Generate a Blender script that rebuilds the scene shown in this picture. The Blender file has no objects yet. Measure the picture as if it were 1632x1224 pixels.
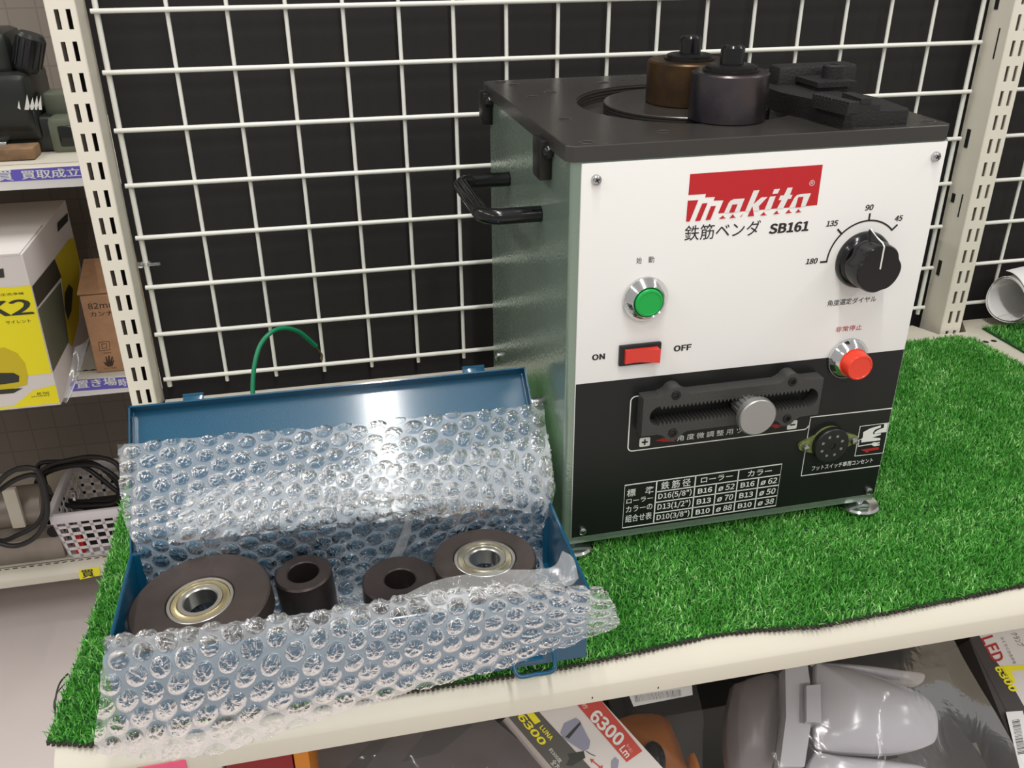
import bpy, bmesh, math, random
import numpy as np
from mathutils import Vector, Matrix

random.seed(7); RNG = np.random.default_rng(7)
S = bpy.context.scene
COL = S.collection
PI = math.pi

# ------------------------------------------------------------------ camera
CAM = np.array([0.16103, -0.89585, 0.44143])
ROT = np.array([[0.97713005, -0.21259123, -0.00467186],
                [-0.10074445, -0.44347853, -0.89060505],
                [0.18726296, 0.87070762, -0.45475359]])      # rows: right, down, forward
FPX = 1457.32
cd = bpy.data.cameras.new('camera'); cam = bpy.data.objects.new('camera', cd); COL.objects.link(cam)
cd.sensor_fit = 'HORIZONTAL'; cd.sensor_width = 36.0; cd.lens = FPX / 1632 * 36.0
cd.clip_start = 0.02; cd.clip_end = 50
mw = Matrix.Identity(4)
for i in range(3):
    mw[i][0] = ROT[0][i]; mw[i][1] = -ROT[1][i]; mw[i][2] = -ROT[2][i]; mw[i][3] = CAM[i]
cam.matrix_world = mw
S.camera = cam

# ------------------------------------------------------------------ light
S.view_settings.view_transform = 'Standard'; S.view_settings.look = 'None'
S.view_settings.gamma = 1.0; S.view_settings.exposure = -0.07; S.view_settings.use_curve_mapping = False
S.cycles.transparent_max_bounces = 24
S.cycles.max_bounces = 8
W = bpy.data.worlds.new('world'); S.world = W; W.use_nodes = True
bg = W.node_tree.nodes['Background']; bg.inputs[0].default_value = (1.0, 0.985, 0.96, 1); bg.inputs[1].default_value = 0.46

def ceiling_tube(x, y, length, power, width=0.045, z=1.75):
    l = bpy.data.lights.new('ceiling_tube', 'AREA'); l.shape = 'RECTANGLE'; l.size = width; l.size_y = length
    l.energy = power; l.color = (1.0, 0.985, 0.955)
    o = bpy.data.objects.new('ceiling_tube', l); o.location = (x, y, z); COL.objects.link(o)
for x in (-1.35, 0.27, 1.95):
    for y in (-2.6, -0.9, 0.8):
        ceiling_tube(x, y, 1.25, 19.0 if x == 0.27 else 10.5)

# ------------------------------------------------------------------ measuring helpers (photo pixel -> point on a plane of the place)
def ray(px, py):
    return ROT.T @ np.array([(px - 816) / FPX, (py - 612) / FPX, 1.0])
def hit(px, py, ax, val):
    d = ray(px, py); t = (val - CAM[ax]) / d[ax]
    return CAM + t * d
def hitp(px, py, p0, n):
    d = ray(px, py); t = ((np.array(p0) - CAM) @ n) / (d @ n)
    return CAM + t * d
MO = np.array([.3231, -.3504, .02]); MYAW = .0155
_c, _s = math.cos(MYAW), math.sin(MYAW)
MM = np.array([[_c, _s, 0], [-_s, _c, 0], [0, 0, 1.0]])
def pan(px, py, y=0.0):                                    # machine's own frame, plane y
    d = MM @ ray(px, py); o = MM @ (CAM - MO); t = (y - o[1]) / d[1]
    return o + t * d

# ------------------------------------------------------------------ materials
def lin(c):
    c = c / 255.0
    return c / 12.92 if c <= 0.04045 else ((c + 0.055) / 1.055) ** 2.4
def rgb(r, g, b): return (lin(r), lin(g), lin(b), 1.0)
MATS = {}
def mat(name, col, rough=0.5, metal=0.0, bump=0.0, bscale=200.0, mottled=0.0, mscale=8.0, spec=0.5, coat=0.0, dark=None, aniso=None):
    if name in MATS: return MATS[name]
    m = bpy.data.materials.new(name); m.use_nodes = True
    nt = m.node_tree; b = nt.nodes['Principled BSDF']
    b.inputs['Base Color'].default_value = col; b.inputs['Roughness'].default_value = rough
    b.inputs['Metallic'].default_value = metal; b.inputs['Specular IOR Level'].default_value = spec
    b.inputs['Coat Weight'].default_value = coat; b.inputs['Coat Roughness'].default_value = 0.16
    tc = nt.nodes.new('ShaderNodeTexCoord')
    if bump > 0:
        n = nt.nodes.new('ShaderNodeTexNoise'); n.inputs['Scale'].default_value = bscale; n.inputs['Detail'].default_value = 2.0
        bp = nt.nodes.new('ShaderNodeBump'); bp.inputs['Strength'].default_value = bump; bp.inputs['Distance'].default_value = 0.001
        nt.links.new(tc.outputs['Object'], n.inputs['Vector']); nt.links.new(n.outputs['Fac'], bp.inputs['Height'])
        nt.links.new(bp.outputs['Normal'], b.inputs['Normal'])
    if mottled > 0:
        n = nt.nodes.new('ShaderNodeTexNoise'); n.inputs['Scale'].default_value = mscale; n.inputs['Detail'].default_value = 6.0
        r = nt.nodes.new('ShaderNodeValToRGB')
        d = dark or tuple(x * (1 - mottled) for x in col[:3]) + (1.0,)
        r.color_ramp.elements[0].position = 0.35; r.color_ramp.elements[0].color = d
        r.color_ramp.elements[1].position = 0.65; r.color_ramp.elements[1].color = col
        nt.links.new(tc.outputs['Object'], n.inputs['Vector']); nt.links.new(n.outputs['Fac'], r.inputs['Fac'])
        nt.links.new(r.outputs['Color'], b.inputs['Base Color'])
    MATS[name] = m
    return m

def film_mat(name, haze=0.3, bubble_haze=None, tint=(0.93, 0.95, 0.97), crinkle=0.35, cscale=500.0, rough=0.07, gloss=1.0):
    if name in MATS: return MATS[name]
    m = bpy.data.materials.new(name); m.use_nodes = True; nt = m.node_tree
    nt.nodes.remove(nt.nodes['Principled BSDF']); out = nt.nodes['Material Output']
    tr = nt.nodes.new('ShaderNodeBsdfTransparent'); tr.inputs[0].default_value = (0.97, 0.975, 0.97, 1)
    df = nt.nodes.new('ShaderNodeBsdfDiffuse'); df.inputs[0].default_value = tint + (1,)
    tl = nt.nodes.new('ShaderNodeBsdfTranslucent'); tl.inputs[0].default_value = tint + (1,)
    gl = nt.nodes.new('ShaderNodeBsdfGlossy'); gl.inputs['Roughness'].default_value = rough; gl.inputs[0].default_value = (1, 1, 1, 1)
    fr = nt.nodes.new('ShaderNodeFresnel'); fr.inputs[0].default_value = 1.55
    md = nt.nodes.new('ShaderNodeMixShader'); md.inputs[0].default_value = 0.4
    m1 = nt.nodes.new('ShaderNodeMixShader'); m2 = nt.nodes.new('ShaderNodeMixShader')
    nt.links.new(df.outputs[0], md.inputs[1]); nt.links.new(tl.outputs[0], md.inputs[2])
    nt.links.new(tr.outputs[0], m1.inputs[1]); nt.links.new(md.outputs[0], m1.inputs[2])
    if bubble_haze is None:
        m1.inputs[0].default_value = haze
    else:
        at = nt.nodes.new('ShaderNodeAttribute'); at.attribute_name = 'bubble'
        mr = nt.nodes.new('ShaderNodeMapRange'); mr.inputs['To Min'].default_value = haze; mr.inputs['To Max'].default_value = bubble_haze
        gm_ = nt.nodes.new('ShaderNodeMapRange'); gm_.inputs['To Min'].default_value = 0.55; gm_.inputs['To Max'].default_value = 1.7; nt.links.new(at.outputs['Fac'], gm_.inputs['Value'])
        nt.links.new(at.outputs['Fac'], mr.inputs['Value']); nt.links.new(mr.outputs[0], m1.inputs[0])
    tc = nt.nodes.new('ShaderNodeTexCoord')
    n = nt.nodes.new('ShaderNodeTexNoise'); n.inputs['Scale'].default_value = cscale; n.inputs['Detail'].default_value = 3.0
    n.inputs['Distortion'].default_value = 1.5
    bp = nt.nodes.new('ShaderNodeBump'); bp.inputs['Strength'].default_value = crinkle; bp.inputs['Distance'].default_value = 0.003
    nt.links.new(tc.outputs['Object'], n.inputs['Vector']); nt.links.new(n.outputs['Fac'], bp.inputs['Height'])
    nt.links.new(bp.outputs['Normal'], gl.inputs['Normal']); nt.links.new(bp.outputs['Normal'], fr.inputs['Normal'])
    ma = nt.nodes.new('ShaderNodeMath'); ma.operation = 'MULTIPLY'; ma.inputs[1].default_value = gloss; ma.use_clamp = True
    nt.links.new(fr.outputs[0], ma.inputs[0])
    if bubble_haze is not None:
        nt.links.new(gm_.outputs[0], ma.inputs[1])
        bs = nt.nodes.new('ShaderNodeMath'); bs.operation = 'MULTIPLY_ADD'; bs.inputs[1].default_value = crinkle; bs.inputs[2].default_value = 0.04
        nt.links.new(at.outputs['Fac'], bs.inputs[0]); nt.links.new(bs.outputs[0], bp.inputs['Strength'])
    nt.links.new(ma.outputs[0], m2.inputs[0]); nt.links.new(m1.outputs[0], m2.inputs[1]); nt.links.new(gl.outputs[0], m2.inputs[2])
    nt.links.new(m2.outputs[0], out.inputs[0])
    MATS[name] = m
    return m

def grass_mat(name, c0, c1, c2):
    m = bpy.data.materials.new(name); m.use_nodes = True; nt = m.node_tree; b = nt.nodes['Principled BSDF']
    g = nt.nodes.new('ShaderNodeNewGeometry'); r = nt.nodes.new('ShaderNodeValToRGB')
    r.color_ramp.elements[0].position = 0.0; r.color_ramp.elements[0].color = c0
    r.color_ramp.elements[1].position = 1.0; r.color_ramp.elements[1].color = c2
    e = r.color_ramp.elements.new(0.86); e.color = c1
    tc = nt.nodes.new('ShaderNodeTexCoord'); n = nt.nodes.new('ShaderNodeTexNoise'); n.inputs['Scale'].default_value = 22; n.inputs['Detail'].default_value = 3
    mx = nt.nodes.new('ShaderNodeMath'); mx.operation = 'MULTIPLY_ADD'; mx.inputs[1].default_value = 0.9; mx.inputs[2].default_value = -0.45
    ad = nt.nodes.new('ShaderNodeMath'); ad.operation = 'ADD'; ad.use_clamp = True
    nt.links.new(tc.outputs['Object'], n.inputs['Vector']); nt.links.new(n.outputs['Fac'], mx.inputs[0])
    nt.links.new(mx.outputs[0], ad.inputs[0]); nt.links.new(g.outputs['Random Per Island'], ad.inputs[1])
    nt.links.new(ad.outputs[0], r.inputs['Fac']); nt.links.new(r.outputs['Color'], b.inputs['Base Color'])
    b.inputs['Roughness'].default_value = 0.42; b.inputs['Specular IOR Level'].default_value = 0.35
    MATS[name] = m
    return m

M_WHITE = mat('cream_powder_coat', rgb(212, 205, 189), 0.42, bump=0.03, bscale=900)
M_POST = mat('cream_post_paint', rgb(240, 232, 217), 0.4, bump=0.02, bscale=700)
M_WIRE = mat('white_wire_coating', rgb(240, 238, 230), 0.35)
M_BLACKPANEL = mat('black_backing_board', rgb(47, 45, 44), 0.75, bump=0.15, bscale=1500, spec=0.25)
M_HOLESHADE = mat('painted_recess_shade', rgb(22, 20, 19), 0.8)  # near-black colour stands in for the shade inside holes and slots
M_SAGE = mat('sage_hammer_paint', rgb(142, 160, 145), 0.13, metal=0.45, bump=0.20, bscale=420)
M_PANELW = mat('white_panel_paint', rgb(238, 236, 232), 0.45, spec=0.3)
M_PANELB = mat('black_panel_paint', rgb(24, 26, 25), 0.38, spec=0.4)
M_INKK = mat('black_ink', rgb(40, 36, 36), 0.5)
M_INKW = mat('white_ink', rgb(232, 232, 226), 0.5)
M_INKR = mat('red_ink', rgb(196, 32, 38), 0.45)
M_INKR2 = mat('dark_red_ink', rgb(176, 36, 36), 0.5)
M_IRON = mat('blackened_steel_plate', rgb(80, 77, 74), 0.26, metal=0.55, bump=0.08, bscale=600)
M_IRON2 = mat('black_oxide_steel', rgb(48, 46, 45), 0.32, metal=0.7, bump=0.05, bscale=500)
M_CAST = mat('black_cast_iron', rgb(42, 41, 41), 0.55, metal=0.3, bump=0.5, bscale=700)
M_CAST2 = mat('grey_black_cast_rack', rgb(72, 71, 69), 0.5, metal=0.25, bump=0.4, bscale=900)
M_BRONZE = mat('heat_browned_steel', rgb(98, 72, 42), 0.36, metal=0.75, bump=0.08, bscale=500, mottled=0.45, mscale=40, dark=rgb(66, 52, 42))
M_VIOLET = mat('heat_tinted_steel', rgb(96, 87, 86), 0.28, metal=0.85, bump=0.05, bscale=500, mottled=0.4, mscale=30, dark=rgb(70, 68, 76))
M_HOLE = mat('hole_rim_highlight', rgb(150, 146, 140), 0.25, metal=0.9)  # lighter colour imitates the bright highlights on the hole rims
M_CHROME = mat('chrome', rgb(222, 222, 222), 0.12, metal=1.0)
M_ZINC = mat('zinc_plated_steel', rgb(190, 190, 190), 0.25, metal=1.0)
M_ALU = mat('machined_aluminium', rgb(176, 176, 174), 0.42, metal=0.85, bump=0.05, bscale=1500)
M_BLACKGLOSS = mat('glossy_black_plastic', rgb(18, 18, 19), 0.16)
M_BLACKPL = mat('black_plastic', rgb(26, 26, 27), 0.4)
M_GREENBTN = mat('green_button_plastic', rgb(14, 172, 72), 0.35)
M_REDBTN = mat('red_button_plastic', rgb(236, 66, 42), 0.3)
M_REDROCK = mat('red_rocker_plastic', rgb(222, 62, 50), 0.42)
M_BLUE = mat('blue_hammer_enamel', rgb(10, 78, 108), 0.30, bump=0.14, bscale=1500, coat=1.0, spec=0.2)
M_BLUE.node_tree.nodes['Principled BSDF'].inputs['Coat Roughness'].default_value = 0.11
M_DKBROWN = mat('dark_oiled_steel', rgb(84, 74, 70), 0.40, metal=0.6, bump=0.05, bscale=300, mottled=0.35, mscale=30)
M_COLLAR = mat('dark_blackened_collar_steel', rgb(62, 54, 52), 0.36, metal=0.6, bump=0.05, bscale=300, mottled=0.2, mscale=30)
M_BRASS = mat('yellow_zinc_bearing', rgb(216, 206, 176), 0.24, metal=0.95)
M_BRASS2 = mat('golden_bearing_shield', rgb(208, 194, 152), 0.28, metal=0.95)
M_STEEL = mat('ground_steel', rgb(200, 196, 188), 0.28, metal=1.0)
M_GWIRE = mat('green_insulation', rgb(22, 134, 92), 0.38)
M_COPPER = mat('bare_copper', rgb(150, 130, 100), 0.35, metal=0.8)
M_PAPER = mat('white_paper', rgb(232, 230, 228), 0.7)
M_BOXW = mat('white_carton', rgb(226, 219, 214), 0.6)
M_YEL = mat('yellow_print', rgb(246, 232, 20), 0.5)
M_YELD = mat('dull_yellow_print', rgb(212, 190, 24), 0.5)
M_DKPRINT = mat('dark_print', rgb(48, 50, 40), 0.5)
M_KRAFT = mat('kraft_cardboard', rgb(196, 150, 112), 0.8, bump=0.1, bscale=400, mottled=0.15, mscale=60)
M_KRAFTINK = mat('brown_ink', rgb(74, 54, 42), 0.7)
M_PURPLE = mat('purple_label', rgb(104, 94, 198), 0.5)
M_PERF = mat('brown_perforated_board', rgb(138, 128, 119), 0.7)
def _perf():
    nt = M_PERF.node_tree; b = nt.nodes['Principled BSDF']; tc = nt.nodes.new('ShaderNodeTexCoord'); mp = nt.nodes.new('ShaderNodeMapping'); mp.inputs['Rotation'].default_value = (PI / 2, 0, 0)
    br = nt.nodes.new('ShaderNodeTexBrick'); br.offset = 0.0; br.inputs['Scale'].default_value = 1.0; br.inputs['Mortar Size'].default_value = 0.0016
    br.inputs['Brick Width'].default_value = 0.05; br.inputs['Row Height'].default_value = 0.05
    br.inputs['Color1'].default_value = rgb(138, 128, 119); br.inputs['Color2'].default_value = rgb(134, 124, 115); br.inputs['Mortar'].default_value = rgb(124, 114, 106)
    nt.links.new(tc.outputs['Object'], mp.inputs[0]); nt.links.new(mp.outputs[0], br.inputs[0]); nt.links.new(br.outputs[0], b.inputs['Base Color'])
_perf()
M_LAV = mat('pale_lavender_floor_vinyl', rgb(214, 203, 199), 0.5, bump=0.03, bscale=60, mottled=0.06, mscale=5)
M_BASKET = mat('white_basket_plastic', rgb(226, 220, 222), 0.4)
M_CABLE = mat('black_rubber_cable', rgb(30, 28, 28), 0.45)
M_GREYMETAL = mat('worn_grey_metal', rgb(158, 148, 138), 0.4, metal=0.4, mottled=0.3, mscale=14)
M_DARKTOOL = mat('dark_green_black_enamel', rgb(38, 42, 38), 0.3, mottled=0.4, mscale=10)
M_OLIVE = mat('olive_painted_metal', rgb(104, 110, 92), 0.35, mottled=0.2, mscale=12)
M_WOOD = mat('worn_plank', rgb(150, 118, 86), 0.7, mottled=0.4, mscale=40)
M_CLEAROL = mat('olive_phenolic', rgb(118, 128, 72), 0.2, coat=0.5)
M_LAMPW = mat('glossy_white_lamp_plastic', rgb(186, 182, 188), 0.22, coat=0.6)
M_ORANGE = mat('orange_plastic', rgb(214, 130, 30), 0.4)
M_ORANGE2 = mat('brown_orange_housing', rgb(168, 96, 28), 0.4)
M_REDBOX = mat('dark_red_carton', rgb(140, 22, 24), 0.5)
M_SLATE = mat('dark_slate_print', rgb(88, 84, 78), 0.5)
M_REDBAND = mat('red_band_print', rgb(200, 70, 56), 0.5)
M_PINK = mat('pink_tag', rgb(240, 92, 132), 0.5)
M_YTAG = mat('yellow_tag', rgb(246, 236, 40), 0.5)
M_LILAC = mat('lilac_grey_print', rgb(150, 150, 170), 0.5)
M_MATBACK = mat('turf_backing', rgb(24, 70, 26), 0.8)
M_NET = mat('dark_brown_netting', rgb(52, 44, 38), 0.8)
M_GRASS = grass_mat('artificial_grass_blades', rgb(60, 138, 46), rgb(106, 188, 80), rgb(184, 238, 150))
M_BUBBLE = film_mat('bubble_wrap_film', haze=0.36, bubble_haze=0.04, tint=(0.80, 0.845, 0.89), crinkle=0.45, cscale=240, rough=0.06, gloss=1.0)
M_FILM = film_mat('clear_film', haze=0.05, tint=(0.8, 0.8, 0.82), crinkle=0.2, cscale=30, rough=0.08, gloss=0.35)
M_HEM = film_mat('folded_clear_film', haze=0.30, tint=(0.82, 0.83, 0.82), crinkle=0.4, cscale=120, rough=0.07, gloss=1.3)
M_SLEEVE = film_mat('clear_sleeve', haze=0.16, crinkle=0.05, cscale=40, rough=0.12)

# ------------------------------------------------------------------ mesh helpers
class MB:
    """collects shapes, then links them as ONE mesh object"""
    def __init__(self): self.v = []; self.f = []; self.mi = []; self.m = 0
    def add(self, vs, fs, T=None):
        o = len(self.v)
        for p in vs:
            p = Vector(p)
            self.v.append(T @ p if T is not None else p)
        for f in fs: self.f.append(tuple(i + o for i in f)); self.mi.append(self.m)
        return self
    def bm(self, b, T=None):
        b.verts.index_update()
        self.add([v.co.copy() for v in b.verts], [[v.index for v in f.verts] for f in b.faces], T); b.free()
        return self
    def box(self, x0, y0, z0, x1, y1, z1, bevel=0.0, T=None, seg=2):
        b = bmesh.new(); bmesh.ops.create_cube(b, size=1.0)
        for v in b.verts:
            v.co = Vector(((x0 + x1) / 2 + v.co.x * (x1 - x0), (y0 + y1) / 2 + v.co.y * (y1 - y0), (z0 + z1) / 2 + v.co.z * (z1 - z0)))
        if bevel > 0: bmesh.ops.bevel(b, geom=list(b.edges), offset=bevel, segments=seg, profile=0.5, affect='EDGES')
        return self.bm(b, T)
    def lathe(self, prof, T=None, n=48, cap0=False, cap1=False):
        """profile of (r, h) about local Z"""
        vs = []; fs = []
        for r, h in prof:
            for k in range(n):
                a = 2 * PI * k / n; vs.append((r * math.cos(a), r * math.sin(a), h))
        for i in range(len(prof) - 1):
            for k in range(n):
                k2 = (k + 1) % n
                fs.append((i * n + k, i * n + k2, (i + 1) * n + k2, (i + 1) * n + k))
        if cap0: fs.append(tuple(range(n - 1, -1, -1)))
        if cap1: fs.append(tuple((len(prof) - 1) * n + k for k in range(n)))
        return self.add(vs, fs, T)
    def prism(self, poly, h0, h1, T=None):
        """polygon in local XY extruded along Z"""
        n = len(poly); a = sum(poly[i][0] * poly[(i + 1) % n][1] - poly[(i + 1) % n][0] * poly[i][1] for i in range(n))
        if a < 0: poly = list(reversed(poly))
        vs = [(x, y, h0) for x, y in poly] + [(x, y, h1) for x, y in poly]
        b = bmesh.new(); bv = [b.verts.new(p) for p in vs]
        tops = b.faces.new(bv[n:]); bots = b.faces.new(list(reversed(bv[:n])))
        for i in range(n): b.faces.new((bv[i], bv[(i + 1) % n], bv[n + (i + 1) % n], bv[n + i]))
        bmesh.ops.triangulate(b, faces=[tops, bots])
        return self.bm(b, T)
    def tube(self, pts, r, n=12, T=None, closed=False, caps=True):
        P = [Vector(p) for p in pts]; N = len(P); vs = []; fs = []
        t0 = (P[1] - P[0]).normalized(); up = Vector((0, 0, 1)) if abs(t0.z) < 0.9 else Vector((1, 0, 0))
        u = t0.cross(up).normalized()
        for i in range(N):
            if closed: t = (P[(i + 1) % N] - P[i - 1]).normalized()
            else: t = (P[min(i + 1, N - 1)] - P[max(i - 1, 0)]).normalized()
            u = (u - t * u.dot(t)).normalized(); w = t.cross(u)
            rr = r[i] if isinstance(r, (list, tuple)) else r
            for k in range(n):
                a = 2 * PI * k / n; vs.append(P[i] + (u * math.cos(a) + w * math.sin(a)) * rr)
        for i in range(N if closed else N - 1):
            j = (i + 1) % N
            for k in range(n):
                k2 = (k + 1) % n; fs.append((i * n + k, i * n + k2, j * n + k2, j * n + k))
        if caps and not closed:
            fs.append(tuple(range(n - 1, -1, -1))); fs.append(tuple((N - 1) * n + k for k in range(n)))
        return self.add(vs, fs, T)
    def quad(self, a, b, c, d): return self.add([a, b, c, d], [(0, 1, 2, 3)])
    def build(self, name, mats, parent=None, smooth=30, loc=None):
        me = bpy.data.meshes.new(name); me.from_pydata([tuple(v) for v in self.v], [], self.f)
        mats = mats if isinstance(mats, (list, tuple)) else [mats]
        for m in mats: me.materials.append(m)
        if len(mats) > 1: me.polygons.foreach_set('material_index', self.mi)
        me.validate(); me.update()
        if smooth:
            me.shade_smooth(); me.set_sharp_from_angle(angle=math.radians(smooth))
        o = bpy.data.objects.new(name, me); COL.objects.link(o)
        if parent: o.parent = parent
        if loc: o.location = loc
        return o
def tag(o, label=None, cat=None, group=None, kind=None):
    if label: o['label'] = label
    if cat: o['category'] = cat
    if group: o['group'] = group
    if kind: o['kind'] = kind
    return o
def empty(name, loc=(0, 0, 0), rz=0.0, label=None, cat=None, group=None):
    o = bpy.data.objects.new(name, None); COL.objects.link(o); o.empty_display_size = 0.02
    o.location = loc; o.rotation_euler = (0, 0, rz)
    return tag(o, label, cat, group)
def copy_tree(o, parent=None):
    c = o.copy(); COL.objects.link(c); c.parent = parent
    for ch in list(o.children): copy_tree(ch, c)
    return c
def arc(cx, cy, r, a0, a1, n):
    return [(cx + r * math.cos(math.radians(a0 + (a1 - a0) * i / n)), cy + r * math.sin(math.radians(a0 + (a1 - a0) * i / n))) for i in range(n + 1)]
def rrect(x0, y0, x1, y1, r, n=6):
    return arc(x1 - r, y1 - r, r, 0, 90, n) + arc(x0 + r, y1 - r, r, 90, 180, n) + arc(x0 + r, y0 + r, r, 180, 270, n) + arc(x1 - r, y0 + r, r, 270, 360, n)
def catmull(P, n):
    P = [np.array(p, float) for p in P]; out = []
    for i in range(len(P) - 1):
        p0 = P[i - 1] if i else 2 * P[0] - P[1]; p1 = P[i]; p2 = P[i + 1]; p3 = P[i + 2] if i + 2 < len(P) else 2 * P[-1] - P[-2]
        for k in range(n):
            t = k / n
            out.append(0.5 * ((2 * p1) + (-p0 + p2) * t + (2 * p0 - 5 * p1 + 4 * p2 - p3) * t * t + (-p0 + 3 * p1 - 3 * p2 + p3) * t ** 3))
    out.append(P[-1]); return out
RX90 = Matrix.Rotation(PI / 2, 4, 'X')          # local XY plane -> XZ plane, local +Z -> -Y (towards the viewer)
def facing(x=0, y=0, z=0): return Matrix.Translation((x, y, z)) @ RX90

try:
    import os
    SANS = bpy.data.fonts.load(os.path.join(bpy.utils.system_resource('DATAFILES', path='fonts'), 'Noto Sans CJK Regular.woff2'))
except Exception:
    SANS = None
def text_mesh(s, bold=0.0, shear=0.0, spacing=1.0):
    """glyph outlines of the text as flat polygons, normalised to its own bounding box"""
    cu = bpy.data.curves.new('lettering', 'FONT'); cu.body = s; cu.offset = bold * 0.3; cu.shear = shear; cu.space_character = spacing
    cu.resolution_u = 3; cu.fill_mode = 'FRONT'
    if SANS is not None: cu.font = SANS
    o = bpy.data.objects.new('lettering', cu); COL.objects.link(o)
    dg = bpy.context.evaluated_depsgraph_get(); dg.update()
    me = bpy.data.meshes.new_from_object(o.evaluated_get(dg))
    vs = np.array([v.co[:] for v in me.vertices]); fs = [tuple(p.vertices) for p in me.polygons]
    bpy.data.objects.remove(o); bpy.data.curves.remove(cu); bpy.data.meshes.remove(me)
    return vs, fs
def put_text(mb, s, u0, v0, u1, v1, T, h=0.0001, bold=0.0, shear=0.0, spacing=1.0, heavy=0.0):
    """fit text s into the rectangle u0..u1 x v0..v1 of the plane T, lying h above it"""
    vs, fs = text_mesh(s, bold, shear, spacing)
    if len(vs) == 0: return
    lo = vs.min(0); hi = vs.max(0)
    x = u0 + (vs[:, 0] - lo[0]) / max(hi[0] - lo[0], 1e-6) * (u1 - u0)
    y = v0 + (vs[:, 1] - lo[1]) / max(hi[1] - lo[1], 1e-6) * (v1 - v0)
    k = heavy * (v1 - v0)
    for i, (dx, dy) in enumerate(((0, 0), (k, 0), (-k, 0), (0, k * .6)) if heavy else ((0, 0),)):
        mb.add([(a + dx, b + dy, h + i * .00001) for a, b in zip(x, y)], fs, T)
def flat(mb, poly, T, h=0.0001):
    b = bmesh.new(); bv = [b.verts.new((x, y, h)) for x, y in poly]
    f = b.faces.new(bv); f.normal_update()
    if f.normal.z < 0: f.normal_flip()
    bmesh.ops.triangulate(b, faces=[f])
    mb.bm(b, T)
def line(mb, p, q, w, T, h=0.0001):
    p = np.array(p, float); q = np.array(q, float); d = (q - p) / np.linalg.norm(q - p); n = np.array([-d[1], d[0]]) * w / 2
    flat(mb, [p - n, q - n, q + n, p + n], T, h)
def polyline(mb, pts, w, T, h=0.0001, closed=False):
    P = [np.array(p, float) for p in pts]; N = len(P); L = []; R = []
    for i in range(N):
        a = P[i - 1] if (i or closed) else P[i]; b = P[(i + 1) % N] if (i < N - 1 or closed) else P[i]
        d = b - a; d = d / np.linalg.norm(d); n = np.array([-d[1], d[0]]) * w / 2; L.append(P[i] + n); R.append(P[i] - n)
    vs = [(p[0], p[1], h) for p in L] + [(p[0], p[1], h) for p in R]
    fs = []
    for i in range(N if closed else N - 1):
        j = (i + 1) % N; fs.append((N + i, N + j, j, i))
    mb.add(vs, fs, T)

# ================================================================== the setting
FLOOR = -0.78
f_ = MB().quad((-3, -4, FLOOR), (4, -4, FLOOR), (4, 3, FLOOR), (-3, 3, FLOOR)).build('floor', M_LAV, smooth=0); tag(f_, kind='structure')
w_ = MB().box(-0.02, 0.026, FLOOR, 1.95, 0.034, 1.15).build('wall_back', M_BLACKPANEL, smooth=0); tag(w_, kind='structure')

# ---- slotted uprights
def upright(x0, x1, label, slots):
    mb = MB(); y0, y1 = -0.032, -0.0304
    zt = 1.1; zb = FLOOR
    xs = [x0 + 0.001, slots[0][0], slots[0][1], slots[1][0], slots[1][1], x1 - 0.001]
    for a, b in ((0, 1), (2, 3), (4, 5)): mb.box(xs[a], y0, zb, xs[b], y1, zt)
    z_ref = 0.3762 + 0.025 * 29
    for a, b in ((1, 2), (3, 4)):
        k = 0; top = zt
        while True:
            z1 = z_ref - 0.025 * k; z0 = z1 - 0.0157; k += 1
            if z1 > zt: continue
            if z0 < zb: break
            mb.box(xs[a], y0, z1, xs[b], y1, top); top = z0
        mb.box(xs[a], y0, zb, xs[b], y1, top)
    for x in (x0, x1 - 0.0016): mb.box(x, y0 + 0.0012, zb, x + 0.0016, 0.006, zt)
    for xc, a0 in ((x0 + 0.0016, 180), (x1 - 0.0016, 270)):
        poly = [(xc, y0 + 0.0016)] + arc(xc, y0 + 0.0016, 0.0016, a0, a0 + 90, 5)
        mb.prism(poly, zb, zt)
    mb.m = 1; mb.box(x0 + 0.0017, 0.003, zb, x1 - 0.0017, 0.0045, zt)  # dark back: shade inside the hollow post, put into its colour
    o = mb.build('shelf_upright', [M_POST, M_HOLESHADE], smooth=20)
    return tag(o, label, 'shelf post', 'slotted posts of the main shelf')
upright(-0.0405, -0.0165, 'cream slotted steel post left of the white wire grid, beside the yellow carton', ((-0.0340, -0.0303), (-0.0249, -0.0212)))
pr = upright(0.867, 0.894, 'cream slotted steel post right of the white panelled machine', ((0.8741, 0.8781), (0.8841, 0.8881)))
for z, h, y in ((0.222, 0.020, -0.006), (0.072, 0.018, -0.006), (0.322, 0.030, -0.0185), (0.150, 0.026, -0.0185), (0.36, 0.012, -0.006), (0.155, 0.01, -0.004)):
    holes = MB(); holes.box(0.8664, y - (0.0028 if y > -0.01 else 0.0008), z - h / 2, 0.8672, y + (0.0028 if y > -0.01 else 0.0008), z + h / 2); holes.build('side_slot', M_HOLESHADE, pr, smooth=0)  # thin dark boxes paint the shaded slot openings on the side face

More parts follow.
